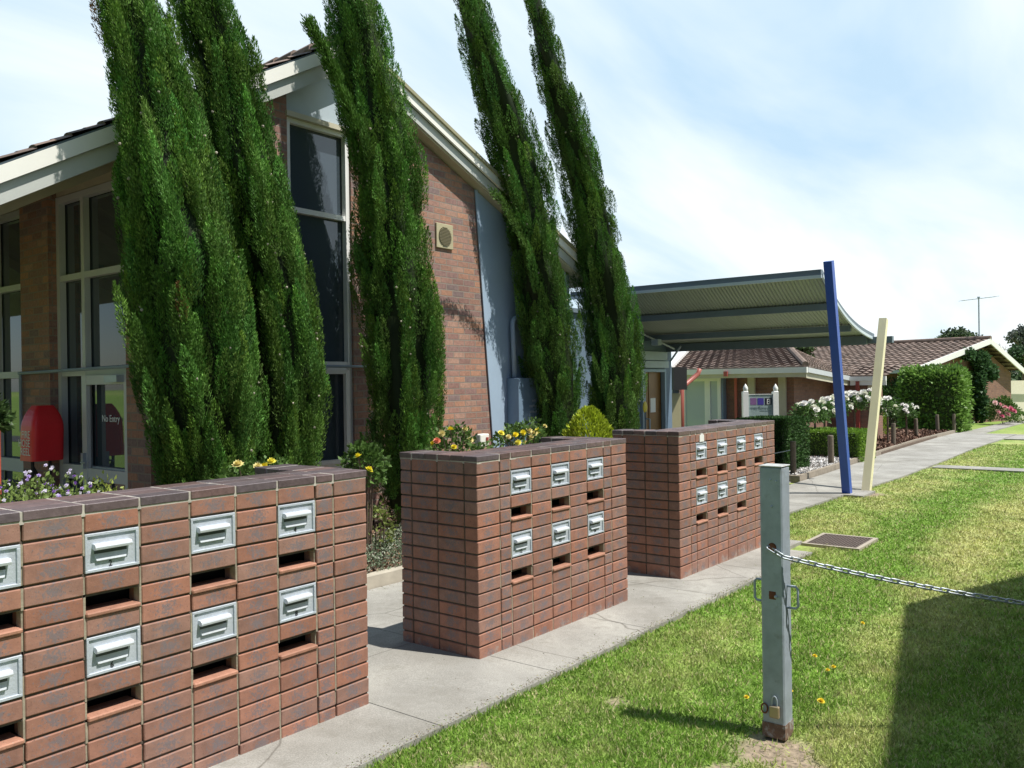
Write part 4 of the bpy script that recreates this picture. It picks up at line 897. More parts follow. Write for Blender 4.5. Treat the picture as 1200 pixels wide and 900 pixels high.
# ------------------------------------------------------------------ trees and plants
def blobs_leaves(P, D, s, col, wr=.5, jit=.3):
    n = len(P); return leaves(P, D, s*(1-jit/2+jit*rng.random(n)), wr), col
def cypress(label, profile, Y0, ztop_extra, K, base_col, seed, widen=1.0):
    global rng
    rng = np.random.default_rng(seed)
    cs = []; rs = []
    for v, uL, uR in profile:
        c_ = on_y((uL+uR)/2, v, Y0); w_ = (c_-CAM)@FW; cs.append(c_); rs.append((uR-uL)/2*w_/FPX*widen)
    # extend to tip
    dirv = unit(cs[0]-cs[1])
    tip = cs[0]+dirv*ztop_extra; cs = [tip, cs[0]*.45+tip*.55]+cs; rs = [.03, rs[0]*.62]+rs
    cs = np.array(cs)[::-1]; rs = np.array(rs)[::-1]; zz = cs[:, 2]
    base = cs[0].copy(); root = thing('cypress_tree', label, 'tree', (base[0], base[1], .08), 'leaning pencil cypresses along the hall wall')
    lo = .18; fc = lambda z: np.stack([np.interp(z, zz, cs[:, i]) for i in range(3)], -1)
    def ctr(z): p = fc(z); p[..., 2] = z; return p
    def rad_(z): return np.where(z < zz[0], rs[0]*(.62+.38*np.clip((z-lo)/(zz[0]-lo+1e-6), 0, 1)), np.interp(z, zz, rs))
    # trunk
    tb = MB(); b0_ = ctr(np.array([.3]))[0]; tb.tube([(b0_[0]+.03, b0_[1], .0), (b0_[0], b0_[1], .5)]+[tuple(ctr(np.array([q_]))[0]) for q_ in np.linspace(1.2, zz[-1]*.85, 8)], [.12, .10]+list(np.linspace(.085, .015, 8)), 10); obj('trunk', tb, BARK, root)
    # dense core, coloured dark for the shaded gaps between plumes
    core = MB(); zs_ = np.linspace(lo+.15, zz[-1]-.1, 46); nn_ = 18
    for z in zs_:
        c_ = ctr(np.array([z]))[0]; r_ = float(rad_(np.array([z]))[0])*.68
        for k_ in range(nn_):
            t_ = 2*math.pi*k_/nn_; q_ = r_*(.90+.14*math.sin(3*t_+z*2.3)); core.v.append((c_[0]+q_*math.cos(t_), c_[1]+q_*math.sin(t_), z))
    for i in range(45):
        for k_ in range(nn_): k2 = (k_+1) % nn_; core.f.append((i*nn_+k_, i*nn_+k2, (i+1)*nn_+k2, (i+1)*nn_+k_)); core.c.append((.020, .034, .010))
    obj('shade_core', core, CONIFER, root, smooth=True)
    # plumes
    zc = np.linspace(lo, zz[-1], 200); wgt = rad_(zc)+.05; cdf = np.cumsum(wgt)/wgt.sum()
    PV, PD, PL_, PC = [], [], [], []
    for k_ in range(K):
        z0 = float(np.interp((k_+rng.random())/K, cdf, zc)); th = rng.uniform(0, 2*math.pi)
        ax = unit(ctr(np.array([z0+.4]))[0]-ctr(np.array([z0]))[0]); r0 = float(rad_(np.array([z0]))[0])
        rdg = lambda t_: .5+.5*math.cos(7*t_+1.3*math.sin(z0*1.1+seed)+2.2*math.sin(z0*.6))
        for _ in range(3):
            if rng.random() < .15+.85*rdg(th): break
            th = rng.uniform(0, 2*math.pi)
        o_ = np.array([math.cos(th), math.sin(th), 0]); lump = .86+.20*rdg(th)+.10*math.sin(3*th+z0*2.3)
        L_ = rng.uniform(.28, .75)*(1 if r0 > .3 else .7); p0 = ctr(np.array([z0-.25*L_]))[0]+o_*r0*rng.uniform(.60, .93)*lump
        dr_ = unit(ax+o_*rng.uniform(-.05, .16)+rng.normal(size=3)*.06)
        # pull the tip back to follow the shrinking crown
        rt = float(rad_(np.array([min(z0+L_*.8, zz[-1])]))[0]); dr_ = unit(dr_*L_ + o_*(rt-r0)*.9)
        pr = rng.uniform(.045, .085); n = int(L_*1050)
        s_ = rng.random(n)**.85; ph = rng.uniform(0, 2*math.pi, n); e1_ = unit(np.cross(dr_, [.3, .5, .2])); e2_ = np.cross(dr_, e1_)
        of = e1_*np.cos(ph)[:, None]+e2_*np.sin(ph)[:, None]; rr_ = pr*np.sin(np.clip(s_*.93+.12, 0, 1)*math.pi)**.6*(.5+.5*rng.random(n))
        P_ = p0+dr_*(L_*s_)[:, None]+of*rr_[:, None]
        D_ = unit(dr_+of*.5+rng.normal(size=(n, 3))*.22)
        cb_ = np.array(base_col)*rng.uniform(.65, 1.45)*np.array([rng.uniform(.8, 1.25), 1, rng.uniform(.8, 1.2)])
        if rng.random() < .0015: cb_ = np.array([.20, .11, .04])
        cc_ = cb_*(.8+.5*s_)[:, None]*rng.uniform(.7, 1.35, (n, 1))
        PV.append(P_); PD.append(D_); PL_.append(rng.uniform(.018, .044, n)); PC.append(cc_)
    P_ = np.concatenate(PV); D_ = np.concatenate(PD); Ln = np.concatenate(PL_); Cc = np.concatenate(PC)
    keep = P_[:, 2] > .12; P_, D_, Ln, Cc = P_[keep], D_[keep], Ln[keep], Cc[keep]
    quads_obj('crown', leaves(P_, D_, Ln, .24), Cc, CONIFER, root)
    cn = MB(); nco = 120
    for k_ in rng.integers(0, len(P_), nco):
        c_ = P_[k_]; 
        cx = ctr(np.array([c_[2]]))[0]; o_ = unit((c_-cx)[None])[0]; c_ = c_+o_*.03
        cn.ball(tuple(c_), rng.uniform(.010, .016), 6, 4, tuple(np.array([.55, .50, .40])*rng.uniform(.5, 1.1)))
    obj('cones', cn, attr_mat('cone_%d' % seed, .7) if False else LEAF, root, kind='stuff')
    return root
G1 = (.092, .198, .034)
cypress('leftmost cypress, broad and leaning left, beside the No Entry door', [(0, 118, 190), (60, 126, 212), (110, 132, 228), (150, 137, 238), (220, 141, 256), (300, 147, 285), (380, 153, 296), (450, 163, 298), (510, 176, 298), (555, 195, 296)], 3.65, .3, 820, G1, 11)
cypress('second cypress from the left, leaning against the broad one and left of the tall window', [(0, 203, 274), (60, 220, 292), (100, 234, 303), (140, 238, 314), (220, 246, 336), (300, 262, 360), (380, 276, 378), (450, 284, 381), (520, 290, 378)], 3.75, .5, 680, G1, 12)
cypress('middle cypress standing right of the tall window with a loose branch at its top left', [(0, 386, 443), (60, 391, 462), (130, 398, 481), (200, 408, 492), (280, 414, 503), (360, 422, 516), (440, 430, 519), (520, 438, 513), (580, 446, 502)], 3.6, .7, 640, G1, 13)
cypress('fourth cypress from the left, dark and narrow in front of the blue-grey wall', [(0, 528, 570), (60, 543, 588), (130, 560, 618), (200, 578, 640), (280, 594, 655), (360, 604, 670), (430, 610, 682), (490, 622, 683)], 3.95, .5, 560, (.084, .182, .034), 14)
cypress('rightmost cypress, nearest the canopy and beside the lime green shrub', [(0, 612, 637), (60, 624, 656), (130, 638, 682), (200, 653, 704), (280, 668, 728), (360, 678, 745), (430, 686, 753), (490, 692, 751)], 3.9, .7, 560, (.084, .182, .034), 15)
# the loose branch of the middle cypress
def branch(root_name, pts, r, n, col):
    P = []; D = []
    pts = [np.array(p) for p in pts]
    for a_, b_ in zip(pts[:-1], pts[1:]):
        m_ = n//(len(pts)-1); s_ = rng.random(m_)[:, None]; of = unit(rng.normal(size=(m_, 3))); P.append(a_+(b_-a_)*s_+of*r*rng.random((m_, 1))); D.append(unit(unit(b_-a_)+of*.45))
    P = np.concatenate(P); D = np.concatenate(D); return leaves(P, D, rng.uniform(.025, .06, len(P)), .27), np.array(col)*rng.uniform(.7, 1.3, (len(P), 1))
mid = bpy.data.objects['cypress_tree.002']
V, Cc = branch('', [on_y(418, 150, 3.45), on_y(395, 95, 3.4), on_y(380, 60, 3.35), on_y(362, 26, 3.3)], .085, 4500, G1); quads_obj('loose_branch', V, Cc, CONIFER, mid)
r4 = bpy.data.objects['cypress_tree.003']
V, Cc = branch('', [on_y(622, 300, 3.7), on_y(603, 262, 3.65), on_y(590, 238, 3.6), on_y(577, 224, 3.55)], .07, 1000, (.10, .2, .04)); quads_obj('loose_branch', V, Cc, CONIFER, r4)

def shell(n, c, r, box=False, zmin=None, inner=.55):
    c = np.array(c); r = np.array(r)
    if box:
        u_ = rng.uniform(-1, 1, (n, 3)); ax = rng.integers(0, 3, n); sg = rng.choice([-1, 1], n); d_ = rng.uniform(.86, 1, n)
        u_[np.arange(n), ax] = sg*d_; m_ = (ax == 2) & (sg < 0); u_[m_, 2] *= -1
        D = unit(u_**5+rng.normal(size=(n, 3))*.4); kk = (np.abs(u_)**5).sum(1, keepdims=True)**.2; u_ = u_/np.maximum(kk, 1)*1.0*(1+.05*np.sin(u_[:, :1]*6+c[1])+.04*np.sin(u_[:, 1:2]*9+c[0])) if r[2] > 1 else u_; u_ = u_+(rng.normal(size=(n, 3))*.07 if r[2] > 1 else 0); return c+u_*r, D
    u_ = unit(rng.normal(size=(n, 3))); u_[:, 2] = np.where(u_[:, 2] < -.6, -u_[:, 2], u_[:, 2]); rr_ = (inner+(1-inner)*rng.random((n, 1))**.6)
    lump = 1+.14*np.sin(u_[:, :1]*5+c[0]*3)+.12*np.sin(u_[:, 1:2]*7+c[1])+.1*np.sin(u_[:, 2:]*9)
    return c+u_*r*rr_*lump, unit(u_+rng.normal(size=(n, 3))*.6)
def shrub(name, label, cat, c, r, n, leaf, col, box=False, core=None, wr=.55, group=None, mat_=None, stem=True, cvar=.3):
    root = thing(name, label, cat, (c[0], c[1], gz(c[0])), group)
    P, D = shell(n, c, r, box); Cc = np.array(col)*rng.uniform(1-cvar, 1+cvar, (len(P), 1))
    quads_obj('foliage', leaves(P, D, rng.uniform(leaf*.7, leaf*1.3, len(P)), wr), Cc, mat_ or LEAF, root)
    mb = MB()
    if core:
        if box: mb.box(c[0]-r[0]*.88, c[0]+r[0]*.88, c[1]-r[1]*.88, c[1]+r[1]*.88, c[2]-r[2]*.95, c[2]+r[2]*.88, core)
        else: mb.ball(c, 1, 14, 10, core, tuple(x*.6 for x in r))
        obj('shade_core', mb, LEAF, root, smooth=not box); mb = MB()  # core darker than the leaves, shade between them put into its colour
    if stem:
        for k_ in range(5):
            a_ = rng.uniform(-.5, .5, 3); mb.tube([(c[0]+a_[0]*.08, c[1]+a_[1]*.08, gz(c[0])), (c[0]+a_[0]*r[0], c[1]+a_[1]*r[1], c[2]+a_[2]*r[2])], [.012, .006], 6)
        obj('stem', mb, BARK, root)
    return root
def blossom(V, Cc, p, r, col, n=9, face=None):
    """rose head: overlapping cupped petals"""
    p = np.array(p); th = np.linspace(0, 2*math.pi, n, endpoint=False)+rng.random()
    nrm = unit((np.array([0, 0, .8])+rng.normal(size=3)*.35 + (face if face is not None else np.array([-.5, -.5, 0])))[None])[0]
    e1_ = unit(np.cross(nrm, [.2, .9, .1])[None])[0]; e2_ = np.cross(nrm, e1_)
    for lay, (rr_, up_) in enumerate(((1.0, .35), (.65, .75), (.32, 1.0))):
        for t_ in th[::(1 if lay < 2 else 2)]:
            t2 = t_+lay*.4; o_ = e1_*math.cos(t2)+e2_*math.sin(t2); s_ = -e1_*math.sin(t2)+e2_*math.cos(t2)
            b_ = p+nrm*r*.1*lay; tip = b_+o_*r*rr_+nrm*r*up_*.7; md_ = b_+o_*r*rr_*.62+nrm*r*up_*.28
            V.append([b_, md_+s_*r*.36, tip, md_-s_*r*.36]); Cc.append(np.array(col)*rng.uniform(.85, 1.1))
def flowers(root, pts, r, cols, name='blossom'):
    V = []; Cc = []
    for p in pts: blossom(V, Cc, p, r*rng.uniform(.75, 1.2), cols[rng.integers(0, len(cols))])
    return quads_obj(name, np.array(V), np.array(Cc), PETAL, root)
rng = np.random.default_rng(77)
YEL = [(.85, .72, .04), (.85, .78, .12), (.8, .7, .3)]
RG = (.085, .16, .035)
def rosebush(label, c, r, blooms, n=900, leaf=.055, cols=YEL, fr=.045, group='yellow rose bushes in the garden bed'):
    root = shrub('rose_bush', label, 'rose bush', c, r, n, leaf, RG, group=group, wr=.62)
    for p in blooms:
        V = []; Cc = []; blossom(V, Cc, p, fr*rng.uniform(.8, 1.15), cols[rng.integers(0, len(cols))]); quads_obj('rose_bloom', np.array(V), np.array(Cc), PETAL, root)
        mb = MB(); mb.tube([tuple(p), (p[0]*.6+c[0]*.4, p[1]*.6+c[1]*.4, c[2])], [.004, .006], 5); q = obj('stem', mb, BARK, root)
    return root
Yr = 2.75
c_ = on_y(534, 513, Yr); rosebush('yellow rose bush with one salmon bud, behind the left half of the middle bank', (c_[0], Yr, .98), (.36, .3, .30), [on_y(u, v, Yr-.15) for u, v in ((528, 504), (551, 516), (532, 524), (508, 520), (518, 508), (545, 503))])
mb = []; mc = []; blossom(mb, mc, on_y(512, 517, Yr-.2), .045, (.75, .25, .15)); quads_obj('rose_bloom', np.array(mb), np.array(mc), PETAL, bpy.data.objects['rose_bush'])
c_ = on_y(612, 512, Yr); rosebush('yellow rose bush in full bloom in front of the blue cabinet', (c_[0], Yr, 1.02), (.50, .3, .26), [on_y(u, v, Yr-.15) for u, v in ((638, 500), (626, 508), (622, 513), (615, 519), (604, 510), (596, 512), (630, 505), (613, 507), (587, 508), (620, 505), (607, 519))])
c_ = on_y(428, 548, 2.5); rosebush('small rose bush with a single yellow bloom at the right end of the nearest bank', (c_[0], 2.5, 1.0), (.19, .2, .22), [on_y(432, 551, 2.3), on_y(420, 535, 2.3)], cols=[(.85, .75, .05)])
c_ = on_y(300, 552, 2.4); rosebush('low yellow roses just above the capping in front of the two left cypresses', (c_[0], 2.4, .95), (.42, .25, .20), [on_y(u, v, 2.3) for u, v in ((279, 545), (302, 547), (318, 542), (310, 547))])
c_ = on_y(440, 585, 2.6); shrub('low_shrub', 'small yellow-green leafy shrub at the gap between nearest and middle banks', 'shrub', (c_[0]-.05, 2.55, .38), (.14, .2, .24), 300, .05, (.16, .20, .05))
# silvery ground cover
c_ = gnd(455, 668); root = thing('groundcover_plant', 'grey-green ground cover spilling over the kerb between the first two banks', 'plant', (c_[0], 2.45, .08))
P = []; 
n = 7000; P = np.stack([rng.uniform(.55, 2.3, n), rng.uniform(2.1, 3.0, n), np.zeros(n)], 1); P[:, 2] = .09+.22*rng.random(n)**.7*(.6+.6*vnoise(P[:, 0], P[:, 1], 4, 21)); P[:, 2] -= np.clip(2.2-P[:, 1], 0, 1)*1.2
D = unit(rng.normal(size=(n, 3))+np.array([0, -.1, .8])); Cc = np.where(rng.random((n, 1)) < .45, np.array([[.34, .36, .28]]), np.array([[.15, .21, .12]]))*rng.uniform(.7, 1.3, (n, 1))
quads_obj('foliage', leaves(P, D, rng.uniform(.02, .04, n), .45), Cc, LEAF, root)
# lime conifer
c_ = on_y(690, 495, 3.1); root = thing('golden_conifer', 'bright lime green conical shrub between the two right cypresses', 'shrub', (c_[0], 3.1, .08))
n = 5200; z_ = rng.random(n)**.8; th = rng.uniform(0, 2*math.pi, n); zz_ = .1+z_*1.30; rr_ = .38*(1-z_**3.4)**.6*(.75+.3*rng.random(n))*(1+.15*np.sin(4*th+z_*9))
P = np.stack([c_[0]+rr_*np.cos(th), 3.1+rr_*np.sin(th), zz_], 1); D = unit(np.stack([np.cos(th)*.6, np.sin(th)*.6, np.ones(n)], 1)+rng.normal(size=(n, 3))*.3)
quads_obj('foliage', leaves(P, D, rng.uniform(.04, .08, n), .4), np.array([.42, .52, .04])*rng.uniform(.6, 1.25, (n, 1)), LEAF, root)
mb = MB(); mb.tube([(c_[0], 3.1, 0), (c_[0], 3.1, 1.1)], [.03, .01], 8); obj('trunk', mb, BARK, root)
# purple flowering shrub at left
c_ = on_y(45, 585, 2.35); root = shrub('flowering_shrub', 'low shrub covered in small mauve and white flowers behind the nearest bank', 'shrub', (c_[0]-.15, 2.35, .76), (.85, .42, .38), 5200, .032, (.17, .24, .06), wr=.6)
P, D = shell(420, (c_[0]-.15, 2.33, .79), (.84, .43, .40), inner=.9); V = []; Cc = []
for p in P:
    blossom(V, Cc, p, .015, ((.55, .42, .75), (.75, .68, .85), (.85, .82, .9), (.38, .2, .6))[rng.integers(0, 4)], 5)
quads_obj('small_flowers', np.array(V), np.array(Cc), PETAL, root)
c_ = on_y(18, 500, 2.7); shrub('leafy_shrub', 'dark green leafy shrub with pink tips in front of the hose reel cover', 'shrub', (c_[0]-.16, 2.7, 1.60), (.12, .12, .12), 420, .06, (.06, .11, .03))
c_ = on_y(123, 572, 2.3); shrub('low_shrub', 'thin yellow-green sprigs at the right end of the mauve flowers', 'shrub', (c_[0], 2.3, 1.0), (.14, .12, .16), 180, .035, (.25, .3, .06))
# garden power outlet
c_ = on_y(563, 520, 3.1); po = thing('power_outlet', 'cream weatherproof outlet on short post behind the middle bank', 'outlet', (c_[0], 3.1, .08))
mb = MB(); mb.box(c_[0]-.06, c_[0]-.03, 3.08, 3.12, .05, c_[2]); mb.box(c_[0], c_[0]+.03, 3.08, 3.12, .05, c_[2]); obj('post', mb, STEELG, po)
mb = MB(); mb.cbox(c_[0]-.08, c_[0]+.09, 3.03, 3.13, c_[2]-.03, c_[2]+.12, .01); obj('outlet_box', mb, CREAMP, po)
mb = MB(); mb.cbox(c_[0]+.02, c_[0]+.06, 3.015, 3.029, c_[2]+.02, c_[2]+.08, .003); obj('switch', mb, HERIT, po)

# hedges, roses, logs, edging on the right
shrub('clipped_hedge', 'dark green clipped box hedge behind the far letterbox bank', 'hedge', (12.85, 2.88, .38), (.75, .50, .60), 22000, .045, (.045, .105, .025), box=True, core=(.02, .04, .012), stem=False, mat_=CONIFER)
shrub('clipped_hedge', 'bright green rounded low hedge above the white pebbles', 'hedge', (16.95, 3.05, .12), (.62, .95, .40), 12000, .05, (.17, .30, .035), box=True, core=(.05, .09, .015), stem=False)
sg_c = dep(895, 478, 19.0)
sg = thing('notice_board', 'grey-green notice board between white posts with pointed finials', 'sign', (sg_c[0], sg_c[1], gz(sg_c[0])))
def lp(u, v, dd=0): p = dep(u, v, 19.0); return Vector(p)+F3*dd
def sbox(mb, u0, u1, v0, v1, d0, d1):
    a_, b_, = lp(u0, v1), lp(u1, v0); z0, z1 = a_.z, b_.z
    A_, B_ = Vector((a_.x, a_.y, 0)), Vector((b_.x, b_.y, 0)); 
    pp = [A_+F3*d0, B_+F3*d0, B_+F3*d1, A_+F3*d1]; mb.hexa([(p.x, p.y, z0) for p in pp]+[(p.x, p.y, z1) for p in pp])
mb = MB(); sbox(mb, 876.5, 906, 462.5, 491, -.02, .03); obj('board', mb, plain('board_green', (.30, .38, .38), .5, .05), sg)
mb = MB(); sbox(mb, 876.5, 906, 461.6, 462.6, -.03, .035); obj('top_rail', mb, WHITEP, sg)
for (u0, u1) in ((871, 876.3), (906.2, 911.5)):
    mb = MB(); sbox(mb, u0, u1, 459, 540, -.06, .06); um = (u0+u1)/2; c_ = lp(um, 457.5)
    mb.hexa([tuple(Vector((lp(u0, 459).x, lp(u0, 459).y, lp(um, 459).z))-F3*.06), tuple(Vector((lp(u1, 459).x, lp(u1, 459).y, lp(um, 459).z))-F3*.06), tuple(Vector((lp(u1, 459).x, lp(u1, 459).y, lp(um, 459).z))+F3*.06), tuple(Vector((lp(u0, 459).x, lp(u0, 459).y, lp(um, 459).z))+F3*.06), tuple(c_+Vector((-.02, 0, .02))), tuple(c_+Vector((.02, 0, .02))), tuple(c_+Vector((.02, .01, .02))), tuple(c_+Vector((-.02, .01, .02)))])
    po_ = obj('post', mb, WHITEP, sg); mb = MB(); b_ = lp(um, 456.5); mb.tube([b_+Vector((0, 0, z_)) for z_ in (-.06, -.02, .03, .07, .10, .13)], [.025, .05, .055, .04, .02, .004], 12); obj('finial', mb, WHITEP, po_, smooth=True)
for (u0, u1, mcol, nm_) in ((879, 886.2, (.22, .11, .26), 'mauve'), (887.5, 894.6, (.06, .04, .30), 'indigo'), (896.2, 904, (.008, .006, .02), 'black')):
    mb = MB(); sbox(mb, u0, u1, 466.4, 474.4, -.024, -.0205); obj('logo_square', mb, plain('logo_'+nm_, mcol, .5, .03), sg)
mb = MB()
for (u0, u1, v0, v1) in ((898.4, 902, 467.4, 468.3), (898.4, 899.2, 468.3, 472.6), (901.2, 902.2, 468.3, 472.6), (899.4, 901, 470, 470.7), (898.2, 902.4, 472.8, 473.6)): sbox(mb, u0, u1, v0, v1, -.027, -.0242)
obj('logo_mark', mb, WHITEP, sg)
q = text_mb('mayflower', .098, lp(878.6, 479.6)-F3*.024, R3, (0, 0, 1), .001, 'LEFT', 1.16); obj('lettering', q, plain('board_letter', (.16, .22, .24), .5, .03), sg)
mb = MB()
for k_ in range(12): sbox(mb, 890+k_*1.1, 890.8+k_*1.1, 481, 481.9, -.0225, -.0205)
for k_ in range(16): sbox(mb, 880+k_*1.4, 881+k_*1.4, 488.8, 490.6, -.0225, -.0205)
obj('small_print', mb, bpy.data.materials['board_letter'], sg)
# timber edging along the second path
mb = MB(); pts = [(11.65, 1.89), (14.2, 2.04), (16.87, 2.19), (19.5, 2.36), (22.2, 2.53), (24.63, 2.66), (28, 2.74), (31.4, 2.8)]
for (a_, b_) in zip(pts[:-1], pts[1:]):
    mb.hexa([(a_[0], a_[1], gz(a_[0])-.1), (b_[0]-.01, b_[1], gz(b_[0])-.1), (b_[0]-.01, b_[1]+.08, gz(b_[0])-.1), (a_[0], a_[1]+.08, gz(a_[0])-.1), (a_[0], a_[1], gz(a_[0])+.11), (b_[0]-.01, b_[1], gz(b_[0])+.11), (b_[0]-.01, b_[1]+.08, gz(b_[0])+.11), (a_[0], a_[1]+.08, gz(a_[0])+.11)])
mb.hexa([(11.57, 1.89, -.25), (11.649, 1.89, -.25), (11.649, 4.8, -.25), (11.57, 4.8, -.25), (11.57, 1.89, -.03), (11.649, 1.89, -.03), (11.649, 4.8, -.03), (11.57, 4.8, -.03)])
single('timber_edging', mb, TIMB, 'low weathered timber edging holding back pebbles and bark along the far path', 'edging')
mb = MB(); mb.hexa([(11.65, 1.99, -.4), (31, 2.88, -.8), (31, 12, -.8), (11.65, 4.6, -.4), (11.65, 1.99, gz(11.65)+.07), (31, 2.88, gz(31)+.07), (31, 12, gz(31)+.07), (11.65, 4.6, gz(11.65)+.07)]); struct('planting_bed', mb, SOIL)
def ebed(x): return np.interp(x, [p[0] for p in pts], [p[1]+.1 for p in pts])
n = 9000; P = np.stack([rng.uniform(11.7, 16.6, n), rng.uniform(0, 1, n)**1.3*2.6, np.zeros(n)], 1); P[:, 1] += ebed(P[:, 0]); P[:, 2] = .006-.012*P[:, 0]+.075+rng.random(n)*.03; D = rng.normal(size=(n, 3)); D[:, 2] *= .4
quads_obj('white_pebbles', leaves(P, unit(D), rng.uniform(.03, .07, n), .8), np.array([.72, .70, .68])*rng.uniform(.6, 1.15, (n, 1)), PEB, kind='stuff')
n = 14000; P = np.stack([rng.uniform(16.2, 31, n), rng.uniform(0, 1, n)*3.2, np.zeros(n)], 1); P[:, 1] += ebed(P[:, 0]); P[:, 2] = .006-.012*P[:, 0]+.075+rng.random(n)*.04; D = rng.normal(size=(n, 3)); D[:, 2] *= .5
Cc = np.array([(.20, .115, .085), (.14, .08, .055), (.30, .19, .14), (.10, .06, .045)])[rng.integers(0, 4, n)]*rng.uniform(.7, 1.3, (n, 1))
ms_ = ~((P[:, 0] > 20) & (P[:, 0] < 26) & (np.abs(P[:, 1]-ebed(P[:, 0])-1.3) < .16)); quads_obj('bark_chips', leaves(P[ms_], unit(D[ms_]), rng.uniform(.06, .14, ms_.sum()), .55), Cc[ms_], MULCHM, kind='stuff')
mb = MB(); mb.hexa([(17.5, 3.4, -.3), (25, 3.8, -.4), (25, 4.15, -.4), (17.5, 3.7, -.3), (17.5, 3.4, gz(17.5)+.10), (25, 3.8, gz(25)+.10), (25, 4.15, gz(25)+.10), (17.5, 3.7, gz(17.5)+.10)]); struct('garden_path', mb, plain('pale_path', (.62, .58, .52), .9, .1))
# log posts
lpos = ['nearest the white pebbles', 'just left of the cream pole', 'right of the cream pole in the bark', 'fourth from the left along the path', 'second from the far end', 'at the far end beside the big bush']
proto = None
for i, (u, v) in enumerate([(974, 548), (1010.5, 536), (1047, 524.5), (1074, 515.5), (1099, 508), (1118, 506.5)]):
    g_ = gnd(u, v); x_ = g_[0]; y_ = max(g_[1], float(ebed(x_))+.02)
    if proto is None:
        mb = MB(); mb.tube([(0, 0, -.1), (0, 0, .3), (0.005, 0, .69), (.005, 0, .71)], [.066, .064, .062, .054], 12); proto = obj('log_post', mb, LOGM); o = proto
    else: o = proto.copy(); C.objects.link(o)
    o.location = (x_, y_, gz(x_)); o.rotation_euler = (rng.uniform(-.03, .03), rng.uniform(-.03, .03), rng.uniform(0, 6))
    tag(o, 'round grey timber post '+lpos[i], 'post', 'log posts edging the far garden bed')
mb = MB(); g_ = gnd(937, 558); mb.tube([(12.0, 2.16, gz(12)), (12.0, 2.16, gz(12)+.72)], .055, 10); single('wooden_stake', mb, LOGM, 'brown timber stake at the corner of the dark hedge holding a wire', 'post')
hp = thing('handrail', 'grey bent tube rail between the far letterbox bank and the dark hedge', 'rail', (11.2, 2.3, gz(11)))
q = gnd(929, 551); tp = on_x(928, 512, q[0]); mb = MB(); Yq = q[1]; h_ = tp[2]
mb.tube([(q[0], Yq, gz(q[0])), (q[0], Yq, h_-.08), (q[0]-.02, Yq+.02, h_-.02), (q[0]-.08, Yq+.08, h_), (q[0]-.6, Yq+1.0, h_), (q[0]-.64, Yq+1.06, h_-.05), (q[0]-.64, Yq+1.06, gz(q[0]))], .028, 10); obj('rail', mb, plain('blue_grey_tube', (.25, .32, .38), .4, .06), hp, smooth=True)
mb = MB(); mb.tube([(q[0]-.64, Yq+1.0, .25), (11.6, 2.6, .32), (12.0, 2.16, .42)], .008, 5); obj('wire', mb, STEELL, hp)
# standard roses, white
rp_ = [(943, 486, 20), (955, 488, 21), (966, 482, 22), (982, 478, 23), (1001, 474, 24), (1018, 472, 23.5), (1040, 480, 25.5), (1062, 484, 28)]
wl_ = ['leftmost of the white standard roses, low and sparse', 'second white standard rose from the left, dense green head', 'white standard rose just left of the blue pole', 'white standard rose close behind the blue pole', 'white standard rose midway between blue and cream poles', 'white standard rose overlapped by the cream pole', 'white standard rose just right of the cream pole', 'rightmost white standard rose, near the big bush']
for i, (u, v, d_) in enumerate(rp_):
    c_ = dep(u, v, d_); r_ = .30 if i else .26
    root = thing('standard_rose', wl_[i], 'rose', (c_[0], c_[1], gz(c_[0])), 'white standard roses in the far bed')
    P, D = shell(700, c_, (r_*1.05, r_*1.05, r_*.85), inner=.3); quads_obj('foliage', leaves(P, D, rng.uniform(.05, .10, len(P)), .6), np.array([.09, .17, .045])*rng.uniform(.7, 1.4, (len(P), 1)), LEAF, root)
    mb = MB(); mb.tube([(c_[0], c_[1], gz(c_[0])), (c_[0], c_[1], c_[2])], [.035, .025], 8); obj('stem', mb, BARK, root)
    P, D = shell((9, 6, 16, 20, 24, 22, 14, 12)[i], c_+np.array([0, 0, .08]), (r_*1.1, r_*1.1, r_*.9), inner=.92); P[:, 2] = np.where(P[:, 2] < c_[2]-.05, 2*c_[2]-P[:, 2], P[:, 2])
    flowers(root, P, .085, [(.85, .84, .78), (.88, .86, .84), (.8, .8, .68)])
# big bush, creeper, pink roses, small conifer
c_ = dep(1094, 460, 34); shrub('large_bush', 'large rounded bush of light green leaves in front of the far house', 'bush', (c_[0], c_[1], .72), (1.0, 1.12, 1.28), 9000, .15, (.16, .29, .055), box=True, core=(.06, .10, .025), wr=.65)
c2 = dep(1075, 470, 36); shrub('dark_bush', 'darker shaded bush behind the left of the large bush', 'bush', (c2[0]+1.2, c2[1]+1.0, .4), (1.0, 1.3, 1.1), 3500, .13, (.05, .10, .025), wr=.6)
root = thing('creeper', 'dark green creeper climbing the brick gable to the roof peak', 'climber', tuple(loc(on_gable(1155, 495), .4)))
PP = []
for (u, v, ru, rv, n) in ((1152, 425, 17, 14, 2200), (1163, 437, 11, 11, 900), (1149, 450, 9, 22, 1500), (1152, 478, 9, 18, 1300), (1135, 415, 12, 7, 600)):
    c_ = on_gable(u, v); k_ = 40/FPX
    t_ = unit(rng.normal(size=(n, 3)))*rng.random((n, 1))**.4; PP.append(np.array(c_)+np.array(gdir)*(t_[:, :1]*ru*k_*1.1)+np.array([0, 0, 1])*(t_[:, 1:2]*rv*k_)+np.array(rdir)*(.1+t_[:, 2:]*.32))
P = np.concatenate(PP); D = unit(rng.normal(size=P.shape)+np.array([-.6, -.6, .3])); quads_obj('foliage', leaves(P, D, rng.uniform(.12, .22, len(P)), .7), np.array([.055, .115, .045])*rng.uniform(.6, 1.6, (len(P), 1)), LEAF, root)
